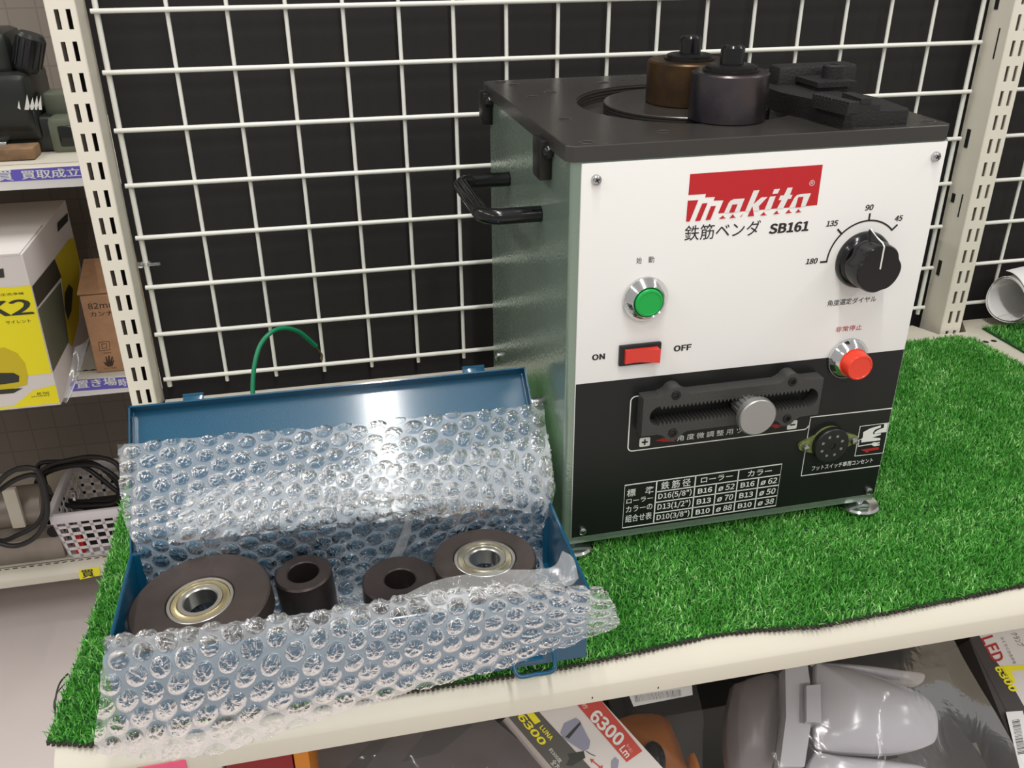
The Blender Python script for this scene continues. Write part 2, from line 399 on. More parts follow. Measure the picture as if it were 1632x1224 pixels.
# ---- white wire grids
def wire_grid(cols, zrows, zt, zb, label, edge):
    mb = MB()
    for i, x in enumerate(cols):
        r = 0.0025 if i in edge else 0.0019
        mb.tube([(x, 0, zb), (x, 0, zt)], r, 10)
    for z in zrows:
        mb.tube([(cols[0] - 0.004, -0.0042, z), (cols[-1] + 0.004, -0.0042, z)], 0.0022, 10)
    o = mb.build('wire_grid', M_WIRE, smooth=60)
    return tag(o, label, 'wire grid', 'white wire grid panels')
cols = [-0.0073] + [0.05 * k for k in range(1, 17)] + [0.8555]
zr = [0.372 - 0.05 * k for k in range(-13, 8)]
wire_grid(cols, zr, 1.03, 0.012, 'white wire grid panel behind the machine and the blue toolbox', (0, 17))
xg = hit(1610, 355, 1, 0)[0]
cols2 = [xg - 0.05 + 0.0 * 1] + [xg + 0.05 * k for k in range(0, 17)]
wire_grid(cols2, zr, 1.03, 0.012, 'white wire grid panel right of the right slotted post, behind the rolled paper', (0,))

# cable tie on the left edge wire
ct = MB()
zt_ = hit(235, 421, 1, -0.003)[2]
ct.tube([(-0.0073 + 0.0036 * math.cos(a), 0.0036 * math.sin(a), zt_ + 0.0004 * math.sin(3 * a)) for a in np.linspace(0, 2 * PI, 20, endpoint=False)], 0.0012, 6, closed=True)
ct.box(-0.0143, -0.006, zt_ - 0.0026, -0.0095, -0.002, zt_ + 0.0026, 0.0006)
ct.box(-0.0045, -0.0052, zt_ - 0.0014, 0.0065, -0.0042, zt_ + 0.0016, 0.0003, T=Matrix.Translation((0, 0, 0)))
tag(ct.build('cable_tie', M_SLEEVE), 'clear plastic cable tie round the left edge wire of the grid', 'cable tie')

# ---- shelf boards of the main fixture
def shelf(outline, x0, x1, label, yf, z=0.0, parent=None):
    mb = MB(); mb.prism(outline, z - 0.0255, z)
    prof = [(yf + 0.030, 0), (yf + 0.019, 0), (yf + 0.013, -0.0012), (yf + 0.008, -0.0038), (yf + 0.003, -0.0085), (yf + 0.0006, -0.0112), (yf, -0.0125), (yf, -0.0255), (yf + 0.002, -0.0265), (yf + 0.030, -0.0265)]
    n = len(prof); vs = [(x, y, z + h) for x in (x0, x1) for y, h in prof]
    fs = [(i, i + 1, n + i + 1, n + i) for i in range(n - 1)] + [tuple(range(n - 1, -1, -1)), tuple(range(n, 2 * n))]
    mb.add(vs, fs)
    return tag(mb.build('shelf_board', M_WHITE, smooth=25), label, 'shelf', 'cream shelf boards')
YF = -0.4702
sb = shelf([(-0.026, YF + 0.028), (0.8795, YF + 0.028), (0.8795, -0.037), (0.8620, -0.037), (0.8475, -0.006), (-0.013, -0.006), (-0.013, -0.037), (-0.026, -0.037)], -0.026, 0.8795,
      'cream shelf board under the machine and the blue toolbox, covered in green turf', YF)
pk = MB(); pk.box(0.020, YF - 0.0012, -0.040, 0.048, YF - 0.0004, -0.014)
pk.build('price_tag', M_PINK, sb, smooth=0)
# scratches on the lip
sc_ = MB()
for a, b in (((877, 1080), (880, 1084)), ((880, 1086), (881, 1090)), ((882, 1092), (884, 1096)), ((941, 1111), (944, 1114)), ((874, 1101), (876, 1103)), ((1010, 1071), (1013, 1073))):
    p = hit(*a, 1, YF + 0.006); q = hit(*b, 1, YF + 0.006)
    zz = lambda P: 0
for px, py in ((876, 1080), (879, 1085), (881, 1090), (883, 1095), (944, 1112), (874, 1101), (1049, 1096), (795, 1117)):
    p = hit(px, py, 1, YF)
    if p[2] < -0.0127: sc_ = MB(); sc_.box(p[0] - 0.0004, YF - 0.0002, p[2] - 0.0008, p[0] + 0.0004, YF + 0.0002, p[2] + 0.0008); sc_.build('paint_chip', M_DKPRINT, sb, smooth=0)

sr = shelf([(0.8815, YF + 0.028), (1.80, YF + 0.028), (1.80, -0.006), (0.915, -0.006), (0.898, -0.037), (0.8815, -0.037)], 0.8815, 1.80,
      'cream shelf board right of the machine, under the rolled paper', YF)
hl = MB()
for px, py in ((1571, 545), (1584, 543.5)):
    p = hit(px, py, 2, 0.0)
    hl.lathe([(0.0, 0.0002), (0.0033, 0.0002)], Matrix.Translation((p[0], p[1], 0)), 20)
hl.build('screw_hole', M_HOLESHADE, sr, smooth=0)
tag(MB().box(-0.026, -0.55, -0.372, 1.80, -0.006, -0.346, 0.002).build('shelf_board', M_WHITE), 'lower cream shelf board under the bagged lamps and cartons', 'shelf', 'cream shelf boards')

# ---- artificial turf
def turf(outline, label, n, keepout, edge):
    root = empty('artificial_turf', (0, 0, 0), 0, label, 'turf mat', 'green artificial turf mats')
    mb = MB(); mb.prism(outline, 0.0003, 0.0022); mb.build('backing', M_MATBACK, root, smooth=0)
    P = np.array(outline); lo = P.min(0); hi = P.max(0)
    def inside(x, y):
        c = np.zeros(len(x), bool); j = len(P) - 1
        for i in range(len(P)):
            xi, yi = P[i]; xj, yj = P[j]
            with np.errstate(divide='ignore', invalid='ignore'):
                c ^= ((yi > y) != (yj > y)) & (x < (xj - xi) * (y - yi) / (yj - yi) + xi)
            j = i
        return c
    x = RNG.uniform(lo[0], hi[0], int(n * 1.1)); y = RNG.uniform(lo[1], hi[1], int(n * 1.1))
    k = inside(x, y)
    for a, b, c, d in keepout: k &= ~((x > a) & (x < c) & (y > b) & (y < d))
    x = x[k][:n]; y = y[k][:n]; n = len(x)
    ang = RNG.uniform(0, 2 * PI, n); w = RNG.uniform(0.00034, 0.00062, n); L = RNG.uniform(0.0036, 0.0076, n)
    th = np.abs(RNG.normal(0.6, 0.4, n)).clip(0.05, 1.35); az = RNG.uniform(0, 2 * PI, n)
    dx = np.cos(az) * np.sin(th) * L; dy = np.sin(az) * np.sin(th) * L; dz = np.cos(th) * L
    wx = np.cos(ang) * w; wy = np.sin(ang) * w
    z0 = np.full(n, 0.0015)
    V = np.empty((n, 5, 3))
    V[:, 0] = np.stack([x - wx, y - wy, z0], 1); V[:, 1] = np.stack([x + wx, y + wy, z0], 1)
    V[:, 2] = np.stack([x + dx * .42 + wx * .9, y + dy * .42 + wy * .9, z0 + dz * .62], 1)
    V[:, 3] = np.stack([x + dx * .42 - wx * .9, y + dy * .42 - wy * .9, z0 + dz * .62], 1)
    V[:, 4] = np.stack([x + dx, y + dy, z0 + dz * .97], 1)
    me = bpy.data.meshes.new('grass_pile'); me.vertices.add(n * 5); me.vertices.foreach_set('co', V.ravel())
    b = (np.arange(n) * 5)[:, None]
    loops = np.concatenate([b + np.array([[0, 1, 2, 3]]), b + np.array([[3, 2, 4]])], 1).ravel()
    me.loops.add(len(loops)); me.loops.foreach_set('vertex_index', loops.astype(np.int32))
    st = np.stack([np.arange(n) * 7, np.arange(n) * 7 + 4], 1).ravel(); tt = np.tile([4, 3], n)
    me.polygons.add(n * 2); me.polygons.foreach_set('loop_start', st.astype(np.int32)); me.polygons.foreach_set('loop_total', tt.astype(np.int32))
    me.materials.append(M_GRASS); me.update(); me.validate()
    o = bpy.data.objects.new('grass_pile', me); COL.objects.link(o); o.parent = root; tag(o, kind='stuff')
    nb = MB()                                                   # netting that shows along the cut edges
    for a, c in edge:
        a = np.array(a); c = np.array(c); m = max(2, int(np.linalg.norm(c - a) / 0.0032)); d = (c - a) / np.linalg.norm(c - a); nn = np.array([d[1], -d[0]])
        for i in range(m):
            p = a + (c - a) * (i + 0.5) / m
            q = p + nn * random.uniform(0.0004, 0.0016)
            nb.box(q[0] - 0.0009, q[1] - 0.0009, 0.0004, q[0] + 0.0009, q[1] + 0.0009, 0.0004 + random.uniform(0.0010, 0.0022), T=None)
        nb.tube([(a[0], a[1], 0.0011), (c[0], c[1], 0.0011)], 0.0007, 6)
    nb.build('edge_netting', M_NET, root, smooth=0)
    return root
fe = [(-0.031, -0.4535), (-0.006, -0.4612), (0.06, -0.4585), (0.12, -0.4590), (0.20, -0.4605), (0.2911, -0.4612), (0.3331, -0.4588), (0.37, -0.4565), (0.398, -0.4545), (0.425, -0.4560), (0.4688, -0.4620), (0.53, -0.4600), (0.6411, -0.4548), (0.75, -0.4560), (0.886, -0.455)]
outline = fe + [(0.896, -0.1417), (0.889, -0.064), (0.872, -0.052), (0.8164, -0.0536), (0.60, -0.048), (-0.012, -0.045), (-0.026, -0.1833), (-0.0245, -0.3515)]
turf(outline, 'long green artificial turf mat under the machine and the blue toolbox', 300000, [(0.328, -0.335, 0.575, -0.115), (0.022, -0.455, 0.296, -0.37)],
     [(fe[i], fe[i + 1]) for i in range(len(fe) - 1)])
turf([(0.9275, -0.452), (1.75, -0.452), (1.75, -0.035), (0.921, -0.035)], 'green artificial turf mat under the rolled paper at the right edge', 120000, [], [((0.9275, -0.452), (1.2, -0.452))])

# loose black thread by the turf's left edge
th_ = MB()
q = [hit(a, b, 2, 0.004) for a, b in ((108, 1074), (92, 1078), (82, 1090), (78, 1108), (82, 1122))]
pts = catmull([(p[0], p[1], p[2] - 0.006 * i) for i, p in enumerate(q)], 8)
th_.tube(pts, 0.0006, 6)
q = [hit(a, b, 2, 0.004) for a, b in ((103, 1090), (88, 1096), (80, 1110), (90, 1124))]
th_.tube(catmull([(p[0], p[1], p[2] - 0.005 * i) for i, p in enumerate(q)], 8), 0.0004, 6)
tag(th_.build('loose_thread', M_CABLE), 'black loose thread hanging off the left edge of the turf', 'thread')

# ================================================================== the bending machine
mach = empty('bending_machine', MO, MYAW, 'white, black and sage green steel bar bending machine with dial and buttons on green turf', 'machine')
PW, PH, TOP = 0.2584, 0.2851, 0.2961
BX0, BX1, BY1, BZ0 = -0.0065, 0.2604, 0.2445, -0.006
def mm(v): return v / 1000.0
# housing: folded sheet with rounded front bends
hb = MB()
r = 0.003
poly = [(BX0 + r, 0.0)] ; poly = arc(BX0 + r, r + 0.0002, r, 270, 180, 6)[0:] + [(BX0, BY1), (BX1, BY1)] + arc(BX1 - r, r + 0.0002, r, 0, -90, 6)
hb.prism(poly, BZ0 + 0.003, 0.2862)
hb.box(BX0 + 0.0015, 0.0012, BZ0 - 0.0012, BX1 - 0.0015, BY1 - 0.001, BZ0 + 0.0035)
body = hb.build('housing', M_SAGE, mach, smooth=35)
# front panel
fp = MB(); fp.box(0, -0.0012, 0, PW, 0.0006, PH, 0.0004); panel = fp.build('front_panel', M_PANELW, mach)
T = facing(0, -0.0012, 0)
bf = MB(); flat(bf, [(0.0004, 0.0004), (PW - 0.0004, 0.0004), (PW - 0.0004, 0.1302), (0.0004, 0.1316)], T, 0.00008)
bf.build('black_lower_field', M_PANELB, panel, smooth=0)

# --- logo
lg = MB()
def LP(pts): return [(pan(1080 + x * .14706, 255 + y * .14706, -0.0012)[[0, 2]]) for x, y in pts]
lg.m = 0
mtop = [(437, 578), (497, 435), (388, 440), (405, 400), (298, 405), (305, 366), (115, 380)]
flat(lg, LP([(135, 152), (1572, 50), (1510, 488)] + mtop), T, 0.00015)
for c in ([(108, 440), (222, 432), (128, 664), (90, 666)], [(265, 470), (322, 465), (243, 655), (187, 660)], [(358, 500), (413, 495), (352, 645), (300, 650)],
          [(490, 600), (505, 622), (525, 630), (443, 637)], [(597, 585), (612, 612), (632, 622), (557, 630)], [(712, 575), (690, 610), (672, 618)], [(808, 500), (825, 605), (755, 610)],
          [(935, 560), (945, 585), (968, 595), (890, 602)], [(1075, 545), (1085, 570), (1105, 580), (1033, 588)], [(1205, 533), (1215, 558), (1238, 570), (1163, 578)], [(1310, 528), (1322, 553), (1343, 563), (1272, 570)],
          [(590, 483), (648, 478), (612, 565), (555, 570)], [(1305, 402), (1362, 397), (1330, 510), (1272, 513)]):
    flat(lg, LP(c), T, 0.00035)
lg.m = 1
for c in ([(725, 415), (610, 423), (575, 437), (550, 465), (500, 575), (668, 558)],
          [(822, 330), (885, 325), (820, 478), (905, 405), (972, 400), (878, 500), (883, 546), (728, 558)],
          [(1000, 395), (1062, 390), (1007, 532), (940, 538)], [(1045, 315), (1108, 310), (1083, 362), (1025, 367)],
          [(1190, 300), (1245, 297), (1215, 378), (1243, 375), (1225, 420), (1193, 422), (1143, 522), (1072, 529), (1125, 432), (1092, 435), (1112, 385), (1150, 382)],
          [(1443, 360), (1330, 368), (1290, 380), (1262, 410), (1205, 518), (1383, 500)]):
    flat(lg, LP(c), T, 0.00025)
a = LP([(1455, 248)])[0]
polyline(lg, [(a[0] + 0.0018 * math.cos(t), a[1] + 0.0018 * math.sin(t)) for t in np.linspace(0, 2 * PI, 24, endpoint=False)], 0.0003, T, 0.00025, True)
put_text(lg, 'R', a[0] - .0008, a[1] - .0010, a[0] + .0009, a[1] + .0010, T, 0.00025)
lg.build('logo', [M_INKR, M_PANELW], panel, smooth=0)

# --- black lettering
def box_px(ll, ur):
    p = pan(*ll, -0.0012); q = pan(*ur, -0.0012); return p[0], p[2], q[0], q[2]
ink = MB()
z = lambda x, y: (1080 + x * .14706, 255 + y * .14706)
b0 = box_px(z(68, 880), z(905, 648)); put_text(ink, '鉄筋ベンダ', *b0, T, 0.0002, bold=0.004)
put_text(ink, 'SB161', *box_px(z(985, 803), z(1425, 660)), T, 0.0002, bold=0.03, shear=0.08, heavy=.035)
ink.build('model_lettering', M_INKK, panel, smooth=0); ink = MB()
put_text(ink, '始', *box_px((1014, 420.5), (1023, 409.5)), T, 0.0002); put_text(ink, '動', *box_px((1033, 419), (1043, 408)), T, 0.0002)
ink.build('start_caption', M_INKK, panel, smooth=0); ink = MB()
put_text(ink, 'ON', *box_px((943.5, 574.5), (964, 563)), T, 0.0002, bold=0.03, heavy=.035)
ink.build('on_caption', M_INKK, panel, smooth=0); ink = MB()
put_text(ink, 'OFF', *box_px((1073.5, 560.5), (1102, 548)), T, 0.0002, bold=0.03, heavy=.035)
ink.build('off_caption', M_INKK, panel, smooth=0); ink = MB()
d = lambda x, y: (1270 + x * .15517, 310 + y * .15517)
for s, ll, ur in (('180', (88, 718), (215, 650)), ('135', (298, 330), (425, 262)), ('90', (697, 165), (790, 100)), ('45', (1000, 275), (1090, 212))):
    put_text(ink, s, *box_px(d(*ll), d(*ur)), T, 0.0002, bold=0.02, shear=0.15, heavy=.03); ink.build('dial_number', M_INKK, panel, smooth=0); ink = MB()
def box_lh(bl, tl, rx, ry):
    p = pan(*bl, -0.0012); q = pan(*tl, -0.0012); r_ = pan(rx, ry, -0.0012); return p[0], p[2], r_[0], q[2]
put_text(ink, '角度選定ダイヤル', *box_lh(d(308, 1150), d(312, 1088), *d(812, 1085)), T, 0.0002, bold=.004)
ink.build('dial_caption', M_INKK, panel, smooth=0); ink = MB()
KC = (0.2082, 0.2062); KR = 0.0275
pts = arc(KC[0], KC[1], KR, 180, 44, 40); polyline(ink, pts, 0.0012, T, 0.0002)
for a in (180, 135, 90, 44.5):
    ca, sa = math.cos(math.radians(a)), math.sin(math.radians(a))
    line(ink, (KC[0] + ca * (KR - .0005), KC[1] + sa * (KR - .0005)), (KC[0] + ca * (KR + .0052), KC[1] + sa * (KR + .0052)), 0.0014, T, 0.0002)
ink.build('dial_scale', M_INKK, panel, smooth=0)
rk = MB()
put_text(rk, '非常停止', *box_lh((1300 + 345 * .0898, 500 + 332 * .0898), (1300 + 350 * .0898, 500 + 235 * .0898), 1300 + 812 * .0898, 500 + 292 * .0898), T, 0.0002, bold=.004); rk.build('red_lettering', M_INKR2, panel, smooth=0)

# --- white lettering on the black field
wk = MB(); H = 0.0002
# table
X = [.0412, .0666, .0981, .1337, .1698]; Yr = [.0030, .0124, .0224, .0320, .0419]
lw = 0.0010
polyline(wk, [(X[0], Yr[0]), (X[4], Yr[0]), (X[4], Yr[4]), (X[0], Yr[4])], lw, T, H, True)
for x in X[1:4]: line(wk, (x, Yr[0]), (x, Yr[4]), lw, T, H)
for x in (.1160, .1515): line(wk, (x, Yr[0]), (x, Yr[3]), lw, T, H)
for y in Yr[1:4]: line(wk, (X[1], y), (X[4], y), lw, T, H)
def cell(s, x0, x1, y0, y1, wf=0.8, hf=0.58, **k):
    cx, cy = (x0 + x1) / 2, (y0 + y1) / 2; w = (x1 - x0) * wf / 2; h = (y1 - y0) * hf / 2
    put_text(wk, s, cx - w, cy - h, cx + w, cy + h, T, H, **k)
cell('鉄 筋 径', X[1], X[2], Yr[3], Yr[4], .76, .72, bold=.01); cell('ローラー', X[2], X[3], Yr[3], Yr[4], .74, .5, bold=.01); cell('カラー', X[3], X[4], Yr[3], Yr[4], .56, .56, bold=.01)
for i, (a, b, c) in enumerate((('D16(5/8")', 'ø 52', 'ø 62'), ('D13(1/2")', 'ø 70', 'ø 50'), ('D10(3/8")', 'ø 88', 'ø 38'))):
    y0, y1 = Yr[2 - i], Yr[3 - i]; bb = ('B16', 'B13', 'B10')[i]
    cell(a, X[1], X[2], y0, y1, .86, .68, bold=.02)
    cell(bb, X[2], .1160, y0, y1, .66, .5, bold=.03); cell(b, .1160, X[3], y0, y1, .76, .56, bold=.02, shear=.1)
    cell(bb, X[3], .1515, y0, y1, .66, .5, bold=.03); cell(c, .1515, X[4], y0, y1, .76, .56, bold=.02, shear=.1)
for i, s in enumerate(('標　準', 'ローラー', 'カラーの', '組合せ表')):
    yc = pan(980 + (240, 235, 230, 222)[i] * .16544, 735 + (282, 362, 440, 530)[i] * .16544)[2]; hh = (.0034, .0022, .0028, .0034)[i]
    put_text(wk, s, .0432, yc - hh, .0646, yc + hh, T, H, bold=.006)
# rack frame, foot switch frame
rf = arc(.1840, .0740, .0036, 350, 270, 6)
polyline(wk, [(.0700, .1168), (.0455, .1168)] + arc(.0455, .1130, .0038, 90, 180, 6) + arc(.0455, .0752, .0038, 180, 270, 6) + arc(.1840, .0744, .0036, 270, 350, 6), 0.0009, T, H)
polyline(wk, [(.2582, .0798), (.1882, .0810), (.1883, .0281), (.2582, .0274)], 0.0010, T, H)
line(wk, (.064, .0953), (.181, .0953), 0.0006, T, H)
# socket pictogram: hand with a plug
polyline(wk, [(.2329, .0670), (.2580, .0668), (.2584, .0393), (.2332, .0399)], 0.0008, T, H, True)
IP = lambda pts: [pan(1250 + x * .1103, 640 + y * .1103, -0.0012)[[0, 2]] for x, y in pts]
flat(wk, IP([(1110, 590), (1115, 530), (1130, 525), (1140, 440), (1240, 385), (1395, 340), (1392, 372), (1310, 405), (1282, 440), (1282, 472), (1395, 455), (1392, 478), (1268, 520), (1385, 525), (1385, 557)]), T, H)
flat(wk, IP([(1500, 300), (1442, 318), (1436, 375), (1350, 410), (1305, 440), (1300, 466), (1400, 446), (1472, 440)]), T, H)
polyline(wk, IP([(1110, 545), (1078, 550), (1065, 645), (1270, 610)]), 0.0009, T, H)
flat(wk, IP([(1260, 600), (1300, 585), (1340, 588), (1375, 580), (1375, 600), (1345, 607), (1345, 618), (1375, 612), (1372, 632), (1340, 637), (1300, 645), (1262, 628)]), T, H)
put_text(wk, 'フットスイッチ専用コンセント', *box_lh((1250 + 388 * .1103, 640 + 1003 * .1103), (1250 + 392 * .1103, 640 + 932 * .1103), 1250 + 1270 * .1103, 640 + 888 * .1103), T, H, bold=.012)
# fine-adjust caption and its plus / minus marks
k = lambda x, y: (1000 + x * .12255, 660 + y * .12255)
put_text(wk, '角 度 微 調 整 用 ツ マ ミ', *box_lh(k(640, 352), k(644, 275), *k(1735, 215)), T, H, bold=.004)
p0 = box_px(k(150, 428), k(297, 295)); flat(wk, rrect(p0[0], p0[1], p0[2], p0[3], 0.0012), T, H)
p1 = IP([(32, 405), (178, 385), (192, 262), (40, 285)]); flat(wk, rrect(p1[0][0], p1[0][1], p1[2][0], p1[2][1], 0.0012), T, H)
wk.build('white_lettering', M_INKW, panel, smooth=0)
pm_ = MB(); cx, cy = (p0[0] + p0[2]) / 2, (p0[1] + p0[3]) / 2
line(pm_, (cx - .0024, cy), (cx + .0024, cy), .0013, T, .0003); line(pm_, (cx, cy - .0024), (cx, cy + .0024), .0013, T, .0003)
pm_.build('plus_mark', M_PANELB, panel, smooth=0); pm_ = MB()
cx, cy = (p1[0][0] + p1[2][0]) / 2, (p1[0][1] + p1[2][1]) / 2; line(pm_, (cx - .0018, cy), (cx + .0026, cy), .0013, T, .0003)
pm_.build('minus_mark', M_PANELB, panel, smooth=0)
ra = MB()
KP = lambda pts: [pan(1000 + x * .12255, 660 + y * .12255, -0.0012)[[0, 2]] for x, y in pts]
flat(ra, KP([(362, 342), (470, 305), (560, 305), (610, 330), (610, 355), (470, 358)]), T, H)
ra.build('red_arrow', M_INKR2, panel, smooth=0); ra = MB()
flat(ra, IP([(1100, 695), (1195, 680), (1360, 655), (1365, 690), (1220, 712), (1205, 740)]), T, H)
ra.build('red_arrow', M_INKR2, panel, smooth=0); ra = MB()
RP = lambda pts: [pan(990 + x * .2083, 570 + y * .2083, -0.0012)[[0, 2]] for x, y in pts]
flat(ra, RP([(1140, 520), (1180, 505), (1230, 522), (1180, 540)]), T, H)
ra.build('red_arrow', M_INKR2, panel, smooth=0)

# --- panel screws
for i, (u, v) in enumerate(((.0095, .2748), (.2506, .2755), (.2517, .0048), (.0088, .0062))):
    s = MB(); s.lathe([(.0033, 0), (.0033, .0010), (.0030, .0022), (.0019, .0029), (.0, .0031)], facing(u, -.0012, v), 20)
    so = s.build('panel_screw', M_ZINC, mach)
    x = MB(); x.box(-.0016, -.00035, .0028, .0016, .00035, .00325, T=facing(u, -.0012, v) @ Matrix.Rotation(.5, 4, 'Z')); x.box(-.00035, -.0016, .0028, .00035, .0016, .00325, T=facing(u, -.0012, v) @ Matrix.Rotation(.5, 4, 'Z'))
    x.build('cross_slot', M_HOLESHADE, so, smooth=0)

# --- push buttons
def push_button(name, u, v, cap, capm, lab):
    s = MB(); s.lathe([(.0150, 0), (.0155, .0006), (.0155, .0035), (.0150, .0042), (.0118, .0092), (.0112, .0096), (.0104, .0090)], facing(u, -.0012, v), 56)
    o = s.build(name, M_CHROME, mach, smooth=25)
    kn = MB()
    for q in range(70):
        a = 2 * PI * q / 70; kn.box(.0152, -.0003, .0010, .0158, .0003, .0034, T=facing(u, -.0012, v) @ Matrix.Rotation(a, 4, 'Z'))
    kn.build('knurl', M_CHROME, o, smooth=0)
    c = MB(); c.lathe(cap, facing(u, -.0012, v), 48); c.build('button_cap', capm, o)
    return o
push_button('start_button', .0468, .1918, [(.0098, .0060), (.0098, .0095), (.0093, .0103), (.0082, .0106), (.0080, .0102), (0, .0101)], M_GREENBTN, '')
push_button('stop_button', .2097, .1292, [(.0112, .0070), (.0112, .0100), (.0104, .0102), (.0102, .0180), (.0096, .0190), (.0086, .0193), (.0082, .0188), (0, .0187)], M_REDBTN, '')

# --- rocker switch
s = MB(); u0, u1, v0, v1 = .0304, .0609, .1432, .1586
s.box(u0, -.0042, v0, u1, -.0012, v1, .0007); rs = s.build('rocker_switch', M_BLACKPL, mach)
c = MB()
prof = [(.0035, -.0042), (.0035, -.0068), (.0100, -.0060), (.0153, -.0062), (.0275, -.0105), (.0275, -.0042)]
b = [(u0 + a, y) for a, y in prof]; n = len(b)
c.add([(x, y, v0 + .0028) for x, y in b] + [(x, y, v1 - .0026) for x, y in b], [tuple(range(n)), tuple(range(2 * n - 1, n - 1, -1))] + [(i, n + i, n + (i + 1) % n, (i + 1) % n) for i in range(n)])
c.build('rocker', M_REDROCK, rs, smooth=20)

# --- angle dial knob
s = MB(); F = facing(KC[0], -.0012, KC[1] - .0006)
s.lathe([(.0205, 0), (.0207, .0015), (.0200, .0042), (.0186, .0058), (.0172, .0066)], F, 60)
grip = []
for q in range(160):
    a = 2 * PI * q / 160
    w = 1 - 0.10 * math.exp(-((((a - math.radians(155)) + PI) % (2 * PI) - PI) / .26) ** 2) - 0.10 * math.exp(-((((a - math.radians(25)) + PI) % (2 * PI) - PI) / .26) ** 2) - 0.05 * math.exp(-((((a - math.radians(285)) + PI) % (2 * PI) - PI) / .2) ** 2)
    grip.append((.0176 * w * math.cos(a), .0176 * w * math.sin(a)))
b_ = bmesh.new(); vs0 = [b_.verts.new((x, y, .0055)) for x, y in grip]; vs1 = [b_.verts.new((x * .985, y * .985, .0205)) for x, y in grip]; vs2 = [b_.verts.new((x * .94, y * .94, .0220)) for x, y in grip]
n = len(grip)
for q in range(n):
    q2 = (q + 1) % n
    b_.faces.new((vs0[q], vs0[q2], vs1[q2], vs1[q])); b_.faces.new((vs1[q], vs1[q2], vs2[q2], vs2[q]))
b_.faces.new(vs2); s.bm(b_, F)
# pointer fin from the skirt up to the face
s.add([(-.0045, .010, .0215), (.0045, .010, .0215), (.0010, .0232, .0040), (-.0010, .0232, .0040), (-.0070, .012, .004), (.0070, .012, .004), (-.0012, .0176, .0195), (.0012, .0176, .0195)],
      [(0, 1, 7, 6), (6, 7, 2, 3), (1, 5, 2, 7), (0, 6, 3, 4)], F)
dial = s.build('angle_dial', M_BLACKGLOSS, mach, smooth=35)
s = MB(); s.tube([(0, .0005, .0222), (0, .0163, .0222), (0, .0181, .0200), (0, .0202, .0110), (0, .0233, .0042)], .00055, 8, T=F); s.build('pointer_line', M_INKW, dial)

# --- rack plate with toothed slot, thumb screw
s = MB(); FR = facing(0, -.0012, 0)
def bump(cx, cy, up):
    sg = 1 if up else -1; o = []
    if up:  base = [(cx + .0115, .1197), (cx + .0085, .1208)] + arc(cx, .1197, .0066, 28, 152, 8) + [(cx - .0085, .1208), (cx - .0115, .1197)]
    else:   base = [(cx - .0115, .0893), (cx - .0085, .0882)] + arc(cx, .0893, .0066, 208, 332, 8) + [(cx + .0085, .0882), (cx + .0115, .0893)]
    return base
outer = [(.1868, .0893), (.1868, .1197)] + bump(.1615, 0, True) + bump(.0713, 0, True) + [(.0472, .1197), (.0472, .0893)] + bump(.0713, 0, False) + bump(.1615, 0, False)
tz = 0.0030
top_t = []; x = .0600
while x < .1765:
    top_t += [(x, .1124), (x + .0013, .1098), (x + .0018, .1098), (x + tz, .1124)]; x += tz
bot_t = [(a, .2088 - b) for a, b in top_t]
slot = list(reversed(top_t)) + arc(.0605, .1044, .0080, 95, 265, 10) + bot_t + arc(.1765, .1044, .0080, -85, 85, 10)
b_ = bmesh.new()
def ring(pts, h): return [b_.verts.new((p[0], p[1], h)) for p in pts]
ov0 = ring(outer, 0); ov1 = ring(outer, .0108); iv0 = ring(slot, 0); iv1 = ring(slot, .0108)
def edges(vs): return [b_.edges.new((vs[i], vs[(i + 1) % len(vs)])) for i in range(len(vs))]
e1 = edges(ov1); e2 = edges(iv1)
bmesh.ops.triangle_fill(b_, use_beauty=True, edges=e1 + e2)
for A, B in ((ov0, ov1), (iv1, iv0)):
    m_ = len(A)
    for i in range(m_): b_.faces.new((A[i], A[(i + 1) % m_], B[(i + 1) % m_], B[i]))
bmesh.ops.recalc_face_normals(b_, faces=list(b_.faces))
s.bm(b_, FR)
rack = s.build('toothed_rack', M_CAST2, mach, smooth=30)
for cx, cy in ((.0713, .1199), (.1615, .1199), (.0713, .0893), (.1615, .0893)):
    s = MB(); s.lathe([(.0034, .0100), (.0034, .0114), (.0029, .0117), (.0018, .0117), (.0016, .0108), (0, .0108)], FR @ Matrix.Translation((cx, cy, 0)), 18)
    s.build('socket_screw', M_IRON2, rack)
s = MB(); FT = facing(.1273, -.0012, .1040)
gp = []
for q in range(16):
    a = 2 * PI * q / 16
    for da, rr in ((-.09, .0082), (-.05, .0094), (.05, .0094), (.09, .0082)): gp.append((rr * math.cos(a + da), rr * math.sin(a + da)))
s.prism(gp, .0035, .0190, FT); s.lathe([(.0056, .019), (.0056, .024)], FT, 24)
ts = s.build('thumb_screw', M_ALU, mach, smooth=30)
s = MB(); s.lathe([(.0, .0222), (.0130, .0222), (.0140, .0232), (.0140, .0280), (.0134, .0288), (0, .0288)], FT, 72)
for q in range(90):
    a = 2 * PI * q / 90; s.box(.0138, -.00022, .0233, .01435, .00022, .0279, T=FT @ Matrix.Rotation(a, 4, 'Z'))
s.build('knurled_head', M_ALU, ts, smooth=30)

